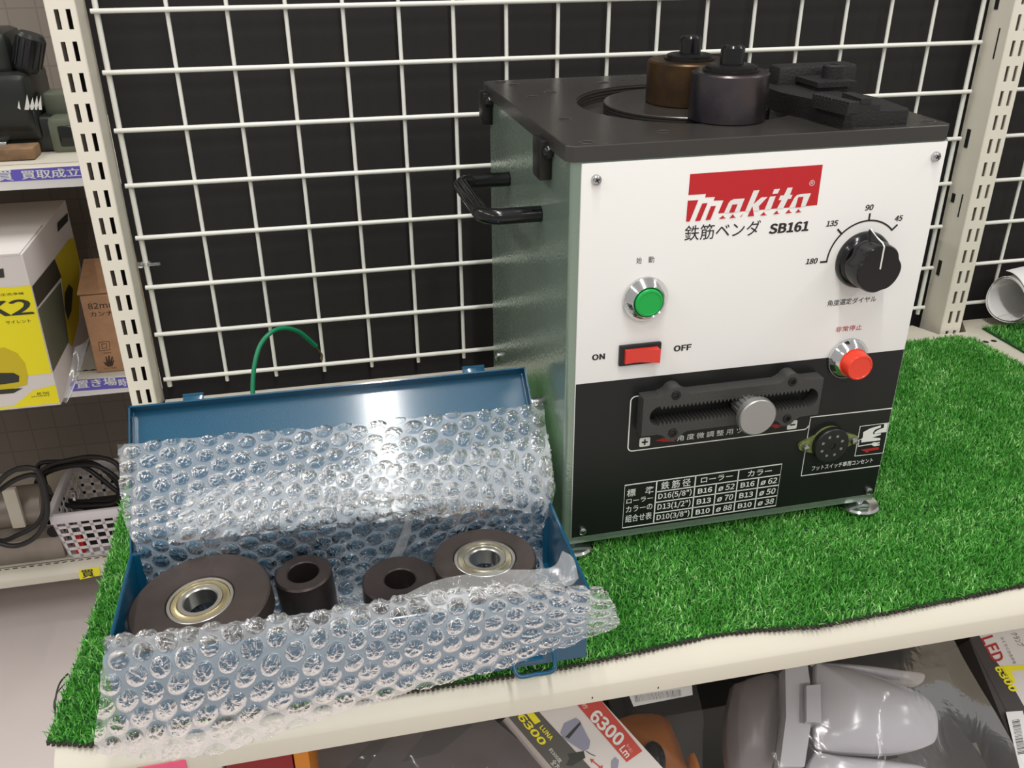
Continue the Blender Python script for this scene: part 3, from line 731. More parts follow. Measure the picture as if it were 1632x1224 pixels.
# --- foot switch socket
s = MB(); FS = facing(.2062, -.0012, .0570)
dia = arc(0, 0, .0140, 35, 145, 12) + [(-.0228, .0035)] + arc(-.0218, 0, .0036, 110, 250, 6) + arc(0, 0, .0140, 215, 325, 12) + arc(.0218, 0, .0036, -70, 70, 6)
s.prism(dia, 0, .0026, FS); sk = s.build('foot_switch_socket', M_CLEAROL, mach, smooth=30)
s = MB(); s.lathe([(.0146, .0026), (.0146, .0066), (.0140, .0074), (.0030, .0074), (.0030, .0066), (0, .0066)], FS, 48); sbdy = s.build('socket_body', M_BLACKPL, sk, smooth=30)
s = MB()
for q in range(8):
    a = 2 * PI * (q + .5) / 8; s.lathe([(.0012, .00742), (0, .00742)], FS @ Matrix.Translation((.0088 * math.cos(a), .0088 * math.sin(a), 0)), 12)
s.build('pin_hole', M_ALU, sbdy, smooth=0)
for sx in (-1, 1):
    s = MB(); s.lathe([(.0026, .0026), (.0029, .0046), (.0022, .0062), (0, .0064)], FS @ Matrix.Translation((.0206 * sx, 0, 0)), 16); s.build('flange_screw', M_ZINC, sk)

# --- top plate with the round well, turntable
CX, CY, RW, RD = .1205, .1240, .0835, .0625
PX0, PX1, PY0, PY1 = -.0097, .2602, -.0012, .2600
s = MB(); b_ = bmesh.new(); n = 128
ch = .0045
out = [(PX0 + ch, PY0), (PX1 - ch, PY0), (PX1, PY0 + ch), (PX1, PY1 - ch), (PX1 - ch, PY1), (PX0 + ch, PY1), (PX0, PY1 - ch), (PX0, PY0 + ch)]
wb = 0.0
def ring2(pts, h): return [b_.verts.new((p[0], p[1], h)) for p in pts]
inn = [(CX + RW * math.cos(2 * PI * i / n), CY + RW * math.sin(2 * PI * i / n)) for i in range(n)]
def inset(pts, dd): return [(min(max(x, PX0 + dd), PX1 - dd), min(max(y, PY0 + dd), PY1 - dd)) for x, y in pts]
o0 = ring2(out, PH + .0010); o1 = ring2(out, TOP - .0006); o2 = ring2(inset(out, .0006), TOP)
i0 = ring2(inn, TOP)
e1 = [b_.edges.new((o2[i], o2[(i + 1) % 8])) for i in range(8)]; e2 = [b_.edges.new((i0[i], i0[(i + 1) % n])) for i in range(n)]
bmesh.ops.triangle_fill(b_, use_beauty=True, edges=e1 + e2)
for A, B in ((o0, o1), (o1, o2)):
    for i in range(8): b_.faces.new((A[i], A[(i + 1) % 8], B[(i + 1) % 8], B[i]))
b_.faces.new(list(reversed(o0)))
bmesh.ops.recalc_face_normals(b_, faces=list(b_.faces))
s.bm(b_)
prof = [(RW, TOP)]; h = TOP
for q in range(4): prof += [(RW, h - .0012), (RW - .0008, h - .0014), (RW - .0008, h - .0022), (RW, h - .0024)]; h -= .0024
prof += [(RW - .0006, TOP - .0098), (0, TOP - .0098)]
s.lathe(prof, Matrix.Translation((CX, CY, 0)), n)
plate = s.build('top_plate', M_IRON, mach, smooth=25)
for u, v in ((.0042, .2513), (.0127, .2338), (.0133, .1744), (.0319, .1904), (.0126, .0818), (.0060, .0085), (.0633, .0256), (.0879, .2256), (.2500, .0125), (.250, .245)):
    s = MB(); T_ = Matrix.Translation((u, v, TOP))
    s.lathe([(.0052, .0001), (.0047, .0003), (.0041, .0002), (.0040, -.0001)], T_, 24); ho = s.build('plate_hole', M_HOLE, plate)
    s = MB(); s.lathe([(.0041, .00012), (0, .00012)], T_, 20); s.build('hole_bore', M_HOLESHADE, ho, smooth=0)
prof = [(0, TOP), (RD - .0006, TOP), (RD, TOP - .0006)]; h = TOP - .0006
for q in range(4): prof += [(RD, h - .0012), (RD - .0008, h - .0014), (RD - .0008, h - .0020), (RD, h - .0022)]; h -= .0022
prof += [(RD, TOP - .0099)]
s = MB(); s.lathe(prof, Matrix.Translation((CX, CY, 0)), 96); s.build('turntable', M_IRON, mach, smooth=25)

def top_roller(name, x, y, r, hgt, m, wr, nr):
    T_ = Matrix.Translation((x, y, TOP))
    s = MB(); s.lathe([(r - .0008, .0), (r, .0008), (r, hgt - .0012), (r - .0012, hgt), (wr * .8, hgt)], T_, 72); o = s.build(name, m, mach)
    s = MB(); s.lathe([(wr, hgt), (wr, hgt + .0012), (wr - .0016, hgt + .0016), (wr - .0016, hgt + .0034), (wr - .003, hgt + .0040), (nr, hgt + .0042)], T_, 56); w = s.build('washer', M_IRON2, o)
    s = MB(); s.lathe([(nr, hgt + .0042), (nr, hgt + .0150), (nr - .0012, hgt + .0165), (0, hgt + .0160)], T_, 28); s.build('pin_head', M_BLACKGLOSS, w)
top_roller('bending_collar', CX, CY, .0308, .0305, M_BRONZE, .0185, .0078)
top_roller('bending_roller', .1215, .0555, .0262, .0318, M_VIOLET, .0190, .0080)

# --- reaction bracket with toothed block
s = MB()
def up(px, py, y): q = pan(px, py, y); return q[0], q[2]
s.prism([(.1665, .0660), (.1820, .0065), (.2070, .0060), (.2110, .0300), (.2080, .0700), (.2060, .1120), (.1680, .1100)], TOP, TOP + .0140)
s.prism([(.2060, .0060), (.2285, .0055), (.2320, .0120), (.2360, .0500), (.2300, .0800), (.2060, .0700)], TOP, TOP + .0098)
br = s.build('reaction_bracket', M_CAST, mach, smooth=35)
s = MB()
u0, za = up(1237, 103, .100); u1, zb_ = up(1361, 102, .100)
s.box(u0, .094, TOP + .002, u1, .112, (za + zb_) / 2, .0025)
u0, za = up(1304, 132, .062); u1, _z = up(1367, 130, .062)
s.prism(rrect(u0, .062, u1, .094, .0015), za - .0035, za)
s.box(u0 + .002, .066, TOP + .010, u1 - .004, .096, za - .0030, .001)
uk0, zk = up(1314, 103, .080); uk1, _z = up(1345, 103, .080); rk_ = (uk1 - uk0) / 2
s.lathe([(rk_, za), (rk_, zk - .001), (rk_ - .0012, zk), (.003, zk), (.003, zk - .0008), (0, zk - .0008)], Matrix.Translation(((uk0 + uk1) / 2, .080, 0)), 32)
s.build('clamp_block', M_CAST, br, smooth=35)
s = MB(); zt = TOP + .0185
for A, B in (((1305, 149), (1361, 162)), ((1352, 147), (1380, 156))):
    P_ = pan(*A, 0), pan(*B, 0)
    def topz(px, py):
        dd = MM @ ray(px, py); oo = MM @ (CAM - MO); t = (zt - oo[2]) / dd[2]; return oo + t * dd
    p_, q_ = topz(*A), topz(*B)
    for k_ in range(11):
        t = k_ / 10; x, y = p_[0] + (q_[0] - p_[0]) * t, p_[1] + (q_[1] - p_[1]) * t
        s.box(x - .0040, y - .0010, TOP + .0110, x + .0040, y + .0010, zt, .0004)
    dx, dy = q_[0] - p_[0], q_[1] - p_[1]; L_ = math.hypot(dx, dy); nx, ny = -dy / L_ * .0045, dx / L_ * .0045
    s.prism([(p_[0] - nx, p_[1] - ny), (q_[0] - nx, q_[1] - ny), (q_[0] + nx, q_[1] + ny), (p_[0] + nx, p_[1] + ny)], TOP + .010, zt - .0018)
s.build('tooth_row', M_CAST, br, smooth=0)

# --- side brackets, side handle, side screws
for y0, y1 in ((.0440, .0640), (.2330, .2500)):
    s = MB(); s.box(BX0 - .0085, y0, .2640, BX0 - .0002, y1, .2905, .0008); so = s.build('side_bracket', M_IRON2, mach)
    s = MB(); s.lathe([(.0042, 0), (.0046, .0015), (.0042, .0035), (.0020, .0050), (0, .0051)], facing(BX0 - .0030, y0, .2835), 20); s.build('bracket_bolt', M_BLACKGLOSS, so)
s = MB(); hz = .2330; ya, yb, xo = .0720, .1720, -.0480; rr = .013
path = [(BX0 - .0005, ya, hz), (xo + rr, ya, hz)] + [(xo + rr - rr * math.sin(t), ya + rr - rr * math.cos(t), hz) for t in np.linspace(0, PI / 2, 10)[1:]] + \
       [(xo + rr - rr * math.cos(t), yb - rr + rr * math.sin(t), hz) for t in np.linspace(0, PI / 2, 10)] + [(BX0 - .0005, yb, hz)]
s.tube(path, .0058, 20); s.build('side_handle', M_BLACKGLOSS, mach, smooth=50)
for y, z_, l in ((.2206, .0527, .003), (.0300, .0236, .003), (.0760, .0785, .009)):
    s = MB(); Tz = Matrix.Translation((BX0, y, z_)) @ Matrix.Rotation(-PI / 2, 4, 'Y')
    s.lathe([(.0040, 0), (.0040, l * .5), (.0046, l * .5), (.0046, l * .75), (.0034, l), (0, l + .0006)], Tz, 18); s.build('side_screw', M_ZINC, mach)
# --- levelling feet
for u, v in ((.2500, .0055), (.0040, .0080), (.0040, .2340), (.2500, .2340)):
    s = MB(); s.lathe([(0, -.0145), (.0160, -.0145), (.0168, -.0138), (.0168, -.0120), (.0152, -.0104), (.004, -.0092), (.004, BZ0)], Matrix.Translation((u, v, 0)), 40)
    s.build('levelling_foot', M_CHROME, mach, smooth=25)

# ================================================================== blue steel toolbox
box = empty('tool_box', (0.1592, -0.412, 0.0085), 0, 'open blue steel toolbox lined with bubble wrap on the green turf', 'toolbox')
OB = np.array([0.1592, -0.412, 0.0085])
x0, x1, y0, y1, z0, z1 = 0.0157 - OB[0], 0.3030 - OB[0], -0.4625 - OB[1], -0.3620 - OB[1], 0.0, 0.0555
t_ = 0.0012
s = MB()
s.box(x0, y0, z0, x1, y1, z0 + t_); s.box(x0, y0, z0 + t_, x0 + t_, y1, z1); s.box(x1 - t_, y0, z0 + t_, x1, y1, z1)
s.box(x0 + t_, y0, z0 + t_, x1 - t_, y0 + t_, z1); s.box(x0 + t_, y1 - t_, z0 + t_, x1 - t_, y1, z1)
for a, b in (((x0, y0), (x0, y1)), ((x1, y0), (x1, y1)), ((x0, y0), (x1, y0)), ((x0, y1), (x1, y1))):
    s.tube([(a[0], a[1], z1), (b[0], b[1], z1)], 0.0011, 8)
bbody = s.build('box_body', M_BLUE, box, smooth=30)
# lid: a shallow tray leaning back from the hinge
h0 = np.array([0, -0.362, 0.0655]); h1 = np.array([0, -0.2800, 0.1340]); U = (h1 - h0) / np.linalg.norm(h1 - h0); N = np.array([0, -U[2], U[1]])
LL = 0.1065
TL = Matrix(((1, 0, 0, x0 - 0.0008), (0, U[1], N[1], h0[1] - OB[1]), (0, U[2], N[2], h0[2] - OB[2]), (0, 0, 0, 1)))
LWd = (x1 - x0) + 0.0016
s = MB(); dp = 0.0105
s.box(0, 0, -dp, LWd, LL, -dp + t_, 0, T=TL)
s.box(0, 0, -dp, t_, LL, 0, 0, T=TL); s.box(LWd - t_, 0, -dp, LWd, LL, 0, 0, T=TL)
s.box(0, LL - t_, -dp, LWd, LL, 0, 0, T=TL); s.box(0, 0, -dp, LWd, t_, -dp * .4, 0, T=TL)
for c in (0.0030, LWd - 0.0030): s.box(c - .0003, .002, -dp + .001, c + .0003, LL - .004, -.003, T=TL)
lid = s.build('lid', M_BLUE, box, smooth=30)
for px0, px1 in ((288, 322), (742, 776)):
    a = hit(px0, 640, 1, -0.2815)[0] - (x0 - 0.0008 + OB[0]); b = hit(px1, 592 if px0 > 500 else 640, 1, -0.2815)[0] - (x0 - 0.0008 + OB[0])
    s = MB(); s.box(a, LL, -dp + .001, b, LL + .0075, -dp + .0028, .0005, T=TL); s.tube([TL @ Vector((a, LL + .0075, -dp + .002)), TL @ Vector((b, LL + .0075, -dp + .002))], .0014, 8)
    s.build('latch_catch', M_BLUE, lid)
for xc in (0.2640, 0.0560):
    xc -= OB[0]
    s = MB(); s.box(xc - .0085, y0 - .0040, .012, xc + .0085, y0, .030, .0008); s.box(xc - .0075, y0 - .010, .012, xc + .0075, y0 - .003, .0145, .0006)
    la = s.build('draw_latch', M_BLUE, box)
    s = MB(); zz = 0.0110
    s.tube(catmull([(xc - .0120, y0 - .004, zz + .010), (xc - .0125, y0 - .013, zz + .004), (xc - .0100, y0 - .0185, zz), (xc, y0 - .0190, zz), (xc + .0115, y0 - .0185, zz), (xc + .0140, y0 - .013, zz + .004), (xc + .0138, y0 - .004, zz + .012)], 6), .0014, 10)
    s.build('wire_bail', M_BLUE, la)

# ================================================================== rollers and collars lying in the box
def disc_T(cx, cy, cz, tx=0.0, ty=0.0): return Matrix.Translation((cx, cy, cz)) @ Matrix.Rotation(tx, 4, 'X') @ Matrix.Rotation(ty, 4, 'Y')
def bearing_roller(cx, cy, cz, R, th, label, tx, ty, brz):
    root = empty('bearing_roller', (cx, cy, cz - th), 0, label, 'roller', 'bearing rollers in the toolbox')
    Tl = Matrix.Rotation(tx, 4, 'X') @ Matrix.Rotation(ty, 4, 'Y')
    s = MB(); rb = .0212
    s.lathe([(rb, 0), (R - .001, 0), (R, .001), (R, th - .0010), (R - .0010, th), (rb + .0006, th), (rb, th - .0012), (rb, 0)], Tl, 96)
    rim = s.build('roller_wheel', M_DKBROWN, root, smooth=30)
    s = MB(); h = th - .0005
    s.lathe([(rb - .0002, th - .012), (rb - .0002, h - .0003), (rb - .0006, h), (.0188, h), (.0186, h - .0008)], Tl, 72)
    brg = s.build('bearing', M_STEEL, root, smooth=30)
    s = MB(); s.lathe([(.0186, h - .0012), (.0182, h - .0007), (.0158, h - .0007), (.0146, h - .0003), (.0139, h - .0010)], Tl, 72); s.build('bearing_shield', brz, brg, smooth=30)
    s = MB(); s.lathe([(.0139, h - .0012), (.0138, h), (.0112, h), (.0104, h - .0008), (.0104, th - .0125)], Tl, 72); s.build('inner_race', M_STEEL, brg, smooth=30)
    return root
bearing_roller(.0640, -.4105, .0585, .0440, .016, 'largest dark steel roller with a gold bearing, at the left end of the toolbox', math.radians(2.0), math.radians(-4.5), M_BRASS2)
bearing_roller(.2472, -.4035, .0540, .0350, .016, 'smaller dark steel roller with a pale bearing, at the right end of the toolbox', math.radians(-2.0), math.radians(1.0), M_BRASS)
def collar(cx, cy, cz, R, ri, hgt, label, tx, ty):
    Tl = disc_T(cx, cy, cz - hgt, tx, ty); s = MB()
    s.lathe([(ri, 0), (R - .001, 0), (R, .001), (R, hgt - .0012), (R - .0012, hgt), (ri + .0008, hgt), (ri, hgt - .0008), (ri, 0)], Tl, 72)
    return tag(s.build('steel_collar', M_COLLAR, smooth=30), label, 'collar', 'steel collars in the toolbox')
collar(.1282, -.3893, .0525, .0190, .0103, .037, 'tall narrow dark steel collar standing beside the largest roller', 0.02, -.05)
collar(.1885, -.4085, .0505, .0250, .0103, .028, 'low wide dark steel collar between the tall collar and the smaller roller', 0.0, .02)

# ================================================================== bubble wrap
NO = 0.0035
def lidp(px, py, off): return hitp(px, py, h0 + N * off, N)
rows = []
rows.append([lidp(px, py, NO) for px, py in ((186, 708), (330, 694), (480, 680), (620, 667), (760, 654), (866, 640))])
rows.append([lidp(px, py, NO + o) for (px, py), o in zip(((188, 770), (330, 757), (480, 745), (620, 735), (760, 725), (876, 712)), (.001, .002, .004, .005, .004, .001))])
rows.append([lidp(px, py, NO + .004) for px, py in ((193, 815), (335, 803), (485, 790), (625, 780), (765, 768), (884, 765))])
rows.append([hit(px, py, 1, y) for (px, py), y in zip(((203, 850), (345, 840), (493, 826), (635, 808), (772, 798), (880, 800)), (-.362, -.366, -.370, -.372, -.368, -.363))])
rows.append([hit(px, py, 1, y) for (px, py), y in zip(((216, 880), (350, 866), (497, 850), (640, 835), (775, 822), (866, 838)), (-.3645, -.3655, -.3690, -.3690, -.3655, -.3645))])
def row(yz, xa=.0215, xb=.2975, dy=(0, 0, 0, 0, 0, 0), dz=(0, 0, 0, 0, 0, 0)):
    return [np.array([xa + (xb - xa) * i / 5, yz[0] + dy[i], yz[1] + dz[i]]) for i in range(6)]
rows.append(row((-.3660, .0400), dy=(0, 0, 0, -.004, 0, 0)))
rows.append(row((-.3680, .0170)))
rows.append(row((-.3860, .0135)))
rows.append(row((-.4100, .0132)))
rows.append(row((-.4400, .0140)))
rows.append(row((-.4555, .0240)))
rows.append(row((-.4575, .0520), dz=(.010, .008, .004, .002, 0, 0)))
rows.append([hit(px, py, 1, -.4605) for px, py in ((165, 1016), (330, 999), (500, 978), (650, 954), (800, 936), (958, 932))])
rows.append([hit(px, py, 1, -.4715) for px, py in ((160, 1045), (335, 1032), (505, 1008), (660, 982), (812, 955), (975, 950))])
rows.append([hit(px, py, 1, -.4810) for px, py in ((157, 1095), (330, 1090), (505, 1060), (662, 1025), (815, 990), (983, 972))])
rows.append([hit(px, py, 1, -.4850) for px, py in ((152, 1150), (310, 1150), (500, 1110), (662, 1068), (818, 1030), (986, 988))])
rows.append([hit(px, py, 1, -.4865) for px, py in ((147, 1200), (300, 1207), (505, 1149), (665, 1102), (822, 1059), (984, 997))])
ctrl = np.array(rows)                                           # rows x 6 x 3
def wrap(ctrl, name, parent=None, pitch=0.0129, R=0.0056, Hb=0.0021, rotl=0.33, res=0.00065, seed=3, m=None, cutjit=0.0016):
    rng = np.random.default_rng(seed)
    A = ctrl
    seg = 26
    dense = np.array([catmull(list(A[:, j]), seg) for j in range(A.shape[1])])          # cols x S x 3
    full = np.array([catmull(list(dense[:, i]), 30) for i in range(dense.shape[1])])    # S x C x 3
    # resample along both directions to near-even steps
    mid = full[:, full.shape[1] // 2]; L = np.concatenate([[0], np.cumsum(np.linalg.norm(np.diff(mid, axis=0), axis=1))])
    ns = int(L[-1] / res); tgt = np.linspace(0, L[-1], ns)
    idx = np.interp(tgt, L, np.arange(len(L))); i0 = np.clip(idx.astype(int), 0, len(L) - 2); fr = (idx - i0)[:, None, None]
    G = full[i0] * (1 - fr) + full[i0 + 1] * fr
    W_ = np.linalg.norm(np.diff(G[ns // 2], axis=0), axis=1); Lc = np.concatenate([[0], np.cumsum(W_)]); nc = int(Lc[-1] / res)
    jd = np.interp(np.linspace(0, Lc[-1], nc), Lc, np.arange(len(Lc))); j0 = np.clip(jd.astype(int), 0, len(Lc) - 2); fc = (jd - j0)[None, :, None]
    G = G[:, j0] * (1 - fc) + G[:, j0 + 1] * fc
    # low waves of the limp sheet
    sgrid = tgt[:, None]; cgrid = np.linspace(0, Lc[-1], nc)[None, :]
    du = np.gradient(G, axis=1); dv = np.gradient(G, axis=0); Nn = np.cross(dv, du); Nn /= np.linalg.norm(Nn, axis=2, keepdims=True) + 1e-12
    wav = np.zeros((ns, nc))
    for q in range(7):
        fx, fy = rng.uniform(15, 70), rng.uniform(15, 70); wav += rng.uniform(.0003, .0008) * np.sin(fx * cgrid + fy * sgrid + rng.uniform(0, 6)) * (1 if q < 4 else .5)
    # hexagonal lattice of bubbles
    rowh = pitch * math.sqrt(3) / 2
    c0_, s0_ = cgrid, sgrid
    cgrid, sgrid = c0_ * math.cos(rotl) - s0_ * math.sin(rotl), c0_ * math.sin(rotl) + s0_ * math.cos(rotl)
    rr = np.round(sgrid / rowh).astype(int); best = np.full((ns, nc), 9.0); bid = np.zeros((ns, nc), int)
    for dr in (-1, 0, 1):
        r_ = rr + dr; off = (r_ % 2) * pitch / 2
        ci = np.round((cgrid - off) / pitch).astype(int); cx = ci * pitch + off; cy = r_ * rowh
        h1_ = np.sin(ci * 12.9898 + r_ * 78.233) * 43758.5453; h1_ -= np.floor(h1_); h2_ = np.sin(ci * 39.346 + r_ * 11.135) * 24634.633; h2_ -= np.floor(h2_)
        d_ = np.hypot(cgrid - cx - (h1_ - .5) * .0009, sgrid - cy - (h2_ - .5) * .0009); up_ = d_ < best
        th_b = np.arctan2(sgrid - cy, cgrid - cx) if dr == -1 else np.where(up_, np.arctan2(sgrid - cy, cgrid - cx), th_b)
        best = np.where(up_, d_, best); bid = np.where(up_, ci * 1000 + r_, bid)
    hs = np.sin(bid * 7.13) * 9631.17; hs -= np.floor(hs)
    rad = R * (0.95 + .1 * hs)
    t = np.clip(best / rad, 0, 1); prof = (1 - t ** 3.0) ** .75
    hgt = Hb * np.where(hs > .85, .45, .8 + .35 * hs)
    ph = bid * 1.7; ang = np.cos(ph) * cgrid + np.sin(ph) * sgrid; ang2 = np.cos(ph * 2.3 + 1) * cgrid + np.sin(ph * 2.3 + 1) * sgrid
    cr = .0007 * (np.abs(np.sin(ang * 620 + ph)) - .5) + .0006 * (np.abs(np.sin(ang2 * 900 + 2 * ph)) - .5)
    cr += .0011 * (np.abs(np.sin((3 + (bid % 3)) * th_b + ph)) - .5) * t * (1 - t) * 4 * (hs > .3)
    inb = best < rad
    disp = wav + np.where(inb, prof * (hgt + cr * (t < .92)), 0.0)
    V = G + Nn * disp[..., None]
    # ragged cut edges: shift the border a little
    V = V.reshape(-1, 3)
    I = np.arange(ns * nc).reshape(ns, nc)
    keep = np.ones((ns, nc), bool)
    F = np.stack([I[:-1, :-1], I[:-1, 1:], I[1:, 1:], I[1:, :-1]], -1)
    e = np.zeros(nc); 
    for q in range(5): e += rng.uniform(.3, 1) * np.sin(np.linspace(0, 1, nc) * rng.uniform(20, 140) + rng.uniform(0, 6))
    e = (e - e.min()) / (e.max() - e.min()) * cutjit / res
    g = np.zeros(ns)
    for q in range(5): g += rng.uniform(.3, 1) * np.sin(np.linspace(0, 1, ns) * rng.uniform(20, 140) + rng.uniform(0, 6))
    g = (g - g.min()) / (g.max() - g.min()) * cutjit / res
    si = np.arange(ns - 1)[:, None]; ci = np.arange(nc - 1)[None, :]
    ok = (si >= e[None, :-1]) & (si < ns - 1 - e[None, :-1]) & (ci >= g[:-1, None]) & (ci < nc - 1 - g[:-1, None])
    F = F[ok]
    me = bpy.data.meshes.new(name); me.vertices.add(len(V)); me.vertices.foreach_set('co', V.ravel())
    me.loops.add(F.size); me.loops.foreach_set('vertex_index', F.ravel().astype(np.int32))
    me.polygons.add(len(F)); me.polygons.foreach_set('loop_start', (np.arange(len(F)) * 4).astype(np.int32)); me.polygons.foreach_set('loop_total', np.full(len(F), 4, np.int32))
    at = me.attributes.new('bubble', 'FLOAT', 'POINT'); at.data.foreach_set('value', np.where(inb, np.clip((1 - t) * 9, 0, 1), 0.0).ravel().astype(np.float32))
    me.materials.append(m or M_BUBBLE); me.update(); me.validate(); me.shade_smooth()
    b = bmesh.new(); b.from_mesh(me); bmesh.ops.delete(b, geom=[v for v in b.verts if not v.link_faces], context='VERTS'); b.to_mesh(me); b.free()
    o = bpy.data.objects.new(name, me); COL.objects.link(o)
    if parent: o.parent = parent
    return o
bw = wrap(ctrl, 'bubble_wrap')
flap = np.array([[lidp(px, py, NO + .010) for px, py in ((300, 785), (420, 757), (560, 742), (690, 728), (790, 705), (874, 690))],
                 [lidp(px, py, NO + .012) for px, py in ((285, 812), (415, 792), (555, 778), (690, 764), (790, 750), (880, 742))],
                 [hit(px, py, 1, -.366) for px, py in ((272, 842), (410, 830), (552, 815), (690, 798), (792, 786), (879, 790))],
                 [hit(px, py, 1, -.3715) for px, py in ((262, 868), (405, 852), (550, 838), (690, 826), (790, 812), (868, 822))]])
wrap(flap, 'folded_flap', bw, seed=8, rotl=-.2)
tag(bw, 'clear bubble wrap sheet draped over the lid and front of the blue toolbox', 'bubble wrap')

def film_sheet(name, ctrl, parent=None, crease=0.0012, m=None, seed=1, n=14, fr=(60, 220)):
    rng = np.random.default_rng(seed); A = np.array(ctrl, float)
    dense = np.array([catmull(list(A[:, j]), n) for j in range(A.shape[1])]); G = np.array([catmull(list(dense[:, i]), n) for i in range(dense.shape[1])])
    du = np.gradient(G, axis=1); dv = np.gradient(G, axis=0); Nn = np.cross(dv, du); Nn /= np.linalg.norm(Nn, axis=2, keepdims=True) + 1e-12
    w = np.zeros(G.shape[:2])
    for q in range(9):
        k = rng.normal(size=3); k *= rng.uniform(*fr) / np.linalg.norm(k); ph = G @ k + rng.uniform(0, 6)
        w += (np.abs(((ph / PI) % 2) - 1) - .5) * crease * rng.uniform(.4, 1)
    G = G + Nn * w[..., None]; ns, nc = G.shape[:2]; I = np.arange(ns * nc).reshape(ns, nc)
    F = np.stack([I[:-1, :-1], I[:-1, 1:], I[1:, 1:], I[1:, :-1]], -1).reshape(-1, 4)
    me = bpy.data.meshes.new(name); me.from_pydata(G.reshape(-1, 3).tolist(), [], F.tolist()); me.materials.append(m or M_FILM); me.shade_smooth(); me.update()
    o = bpy.data.objects.new(name, me); COL.objects.link(o)
    if parent: o.parent = parent
    return o
# smooth film hem along the front fold, ending in a crumpled tip over the right wall
hem = [[hit(a, b, 1, y) for a, b, y in r_] for r_ in (
    ((640, 950, -.458), (700, 924, -.456), (790, 909, -.454), (876, 905, -.452), (897, 878, -.447)),
    ((660, 956, -.462), (725, 945, -.461), (805, 933, -.460), (890, 924, -.459), (914, 890, -.452)),
    ((665, 966, -.466), (730, 958, -.466), (810, 946, -.465), (900, 936, -.464), (922, 922, -.461)))]
film_sheet('film_hem', hem, bw, .0008, M_HEM, seed=5)

film_sheet('film_fold', [[hit(a, b, 1, y) for a, b, y in r_] for r_ in (
    ((648, 815, -.374), (640, 850, -.378), (618, 890, -.384), (588, 925, -.398), (566, 950, -.412)),
    ((660, 818, -.370), (655, 855, -.374), (634, 898, -.380), (602, 935, -.394), (578, 958, -.410)))], bw, .0014, M_HEM, seed=15)

# ================================================================== green earth wire behind the lid
g = MB()
P_ = [hit(a, b, 1, y) for a, b, y in ((404, 640, -.19), (403, 612, -.185), (406, 580, -.178), (415, 550, -.170), (432, 530, -.162), (452, 523, -.154), (475, 528, -.147), (492, 541, -.142), (504, 552, -.138))]
P_ = [np.array([P_[0][0], P_[0][1] - .01, .006])] + [np.array([P_[0][0], P_[0][1] - .004, .05])] + P_
g.tube(catmull(P_, 8), .0019, 12)
gw = g.build('earth_wire', M_GWIRE); tag(gw, 'green insulated wire with a bare end rising behind the toolbox lid', 'wire')
g = MB(); Q = [hit(a, b, 1, y) for a, b, y in ((503, 551, -.138), (509, 560, -.136), (513, 566, -.136), (512, 574, -.137))]
for k_ in range(4):
    o_ = np.array([random.uniform(-.0006, .0006), 0, random.uniform(-.0006, .0006)]); g.tube(catmull([q + o_ * i / 2 for i, q in enumerate(Q)], 6), .0005, 6)
g.build('bare_strand', M_COPPER, gw)

# ================================================================== neighbouring shelves on the left
LX0, LX1 = -1.7, 0.25
pw = MB().box(LX0, 1.02, FLOOR, LX1, 1.03, 1.2).build('wall_left', M_PERF, smooth=0); tag(pw, kind='structure')
def plane_y(y):                                         # frame of an upright plane facing the viewer: x, z -> world
    return Matrix.Translation((0, y, 0)) @ RX90
def FY(pts, y): return [hit(a, b, 1, y)[[0, 2]] for a, b in pts]
def lshelf(z, yf, label):
    o = shelf([(LX0, yf + .028), (LX1, yf + .028), (LX1, 1.018), (LX0, 1.018)], LX0, LX1, label, yf, z); return o
su = lshelf(0.108, .600, 'upper left shelf board with a purple label strip, under the dark engine')
sm_ = lshelf(-.250, .610, 'middle left shelf board with a purple label strip, under the yellow and white carton')
sl = lshelf(-.650, .630, 'lowest left shelf board with a yellow tag, under the white basket')
d_ = MB()
for i in range(60): d_.box(-.95 + i * .0145, .652, -.6502, -.95 + i * .0145 + .008, .6545, -.6496)
d_.build('perforation', M_HOLESHADE, sl, smooth=0)
d_ = MB()
for i in range(50): d_.box(-.60 + i * .0125, .640, -.2502, -.60 + i * .0125 + .007, .642, -.2496)
d_.build('perforation', M_HOLESHADE, sm_, smooth=0)
def strip(y, poly, texts, m0, m1, parent, name='label_strip'):
    Ty = plane_y(y); s = MB(); flat(s, FY(poly, y), Ty, 0.0); o = s.build(name, m0, parent, smooth=0)
    s = MB()
    for t, ll, ur in texts:
        a = hit(*ll, 1, y); b = hit(*ur, 1, y); put_text(s, t, a[0], a[2], b[0], b[2], Ty, .0004, heavy=.04)
    s.build('label_lettering', m1, o, smooth=0); return o
yy = .5975
s = MB(); s.box(-.75, yy, .0775, .1, .6005, .1065); s.build('label_rail', M_PANELW, su, smooth=0)
strip(yy - .0006, [(-60, 275), (140, 263.5), (143, 283), (-60, 293)], [('買取成立', (36, 286), (126, 267)), ('買', (-4, 289), (18, 271))], M_PURPLE, M_INKW, su)
yy = .6075
s = MB(); s.box(-.75, yy, -.2825, .1, .6105, -.2515); s.build('label_rail', M_PANELW, sm_, smooth=0)
strip(yy - .0006, [(110, 606), (210, 600.5), (214, 617), (114, 624)], [('置き場', (123, 619.5), (184, 601)), ('時', (191, 616), (200, 603))], M_PURPLE, M_INKW, sm_)
yy = .6285
strip(yy, [(125, 909), (158, 903), (160, 917), (127, 924)], [('買', (132, 921), (148, 907))], M_YTAG, M_DKPRINT, sl, 'price_tag')

def wb(mb, l, t, r, b, y, d, bev=.004):
    a = hit(l, b, 1, y); c = hit(r, b, 1, y); e = hit((l + r) / 2 - (b - t) * .12, t, 1, y); mb.box(a[0], y, (a[2] + c[2]) / 2, c[0], y + d, e[2], bev)
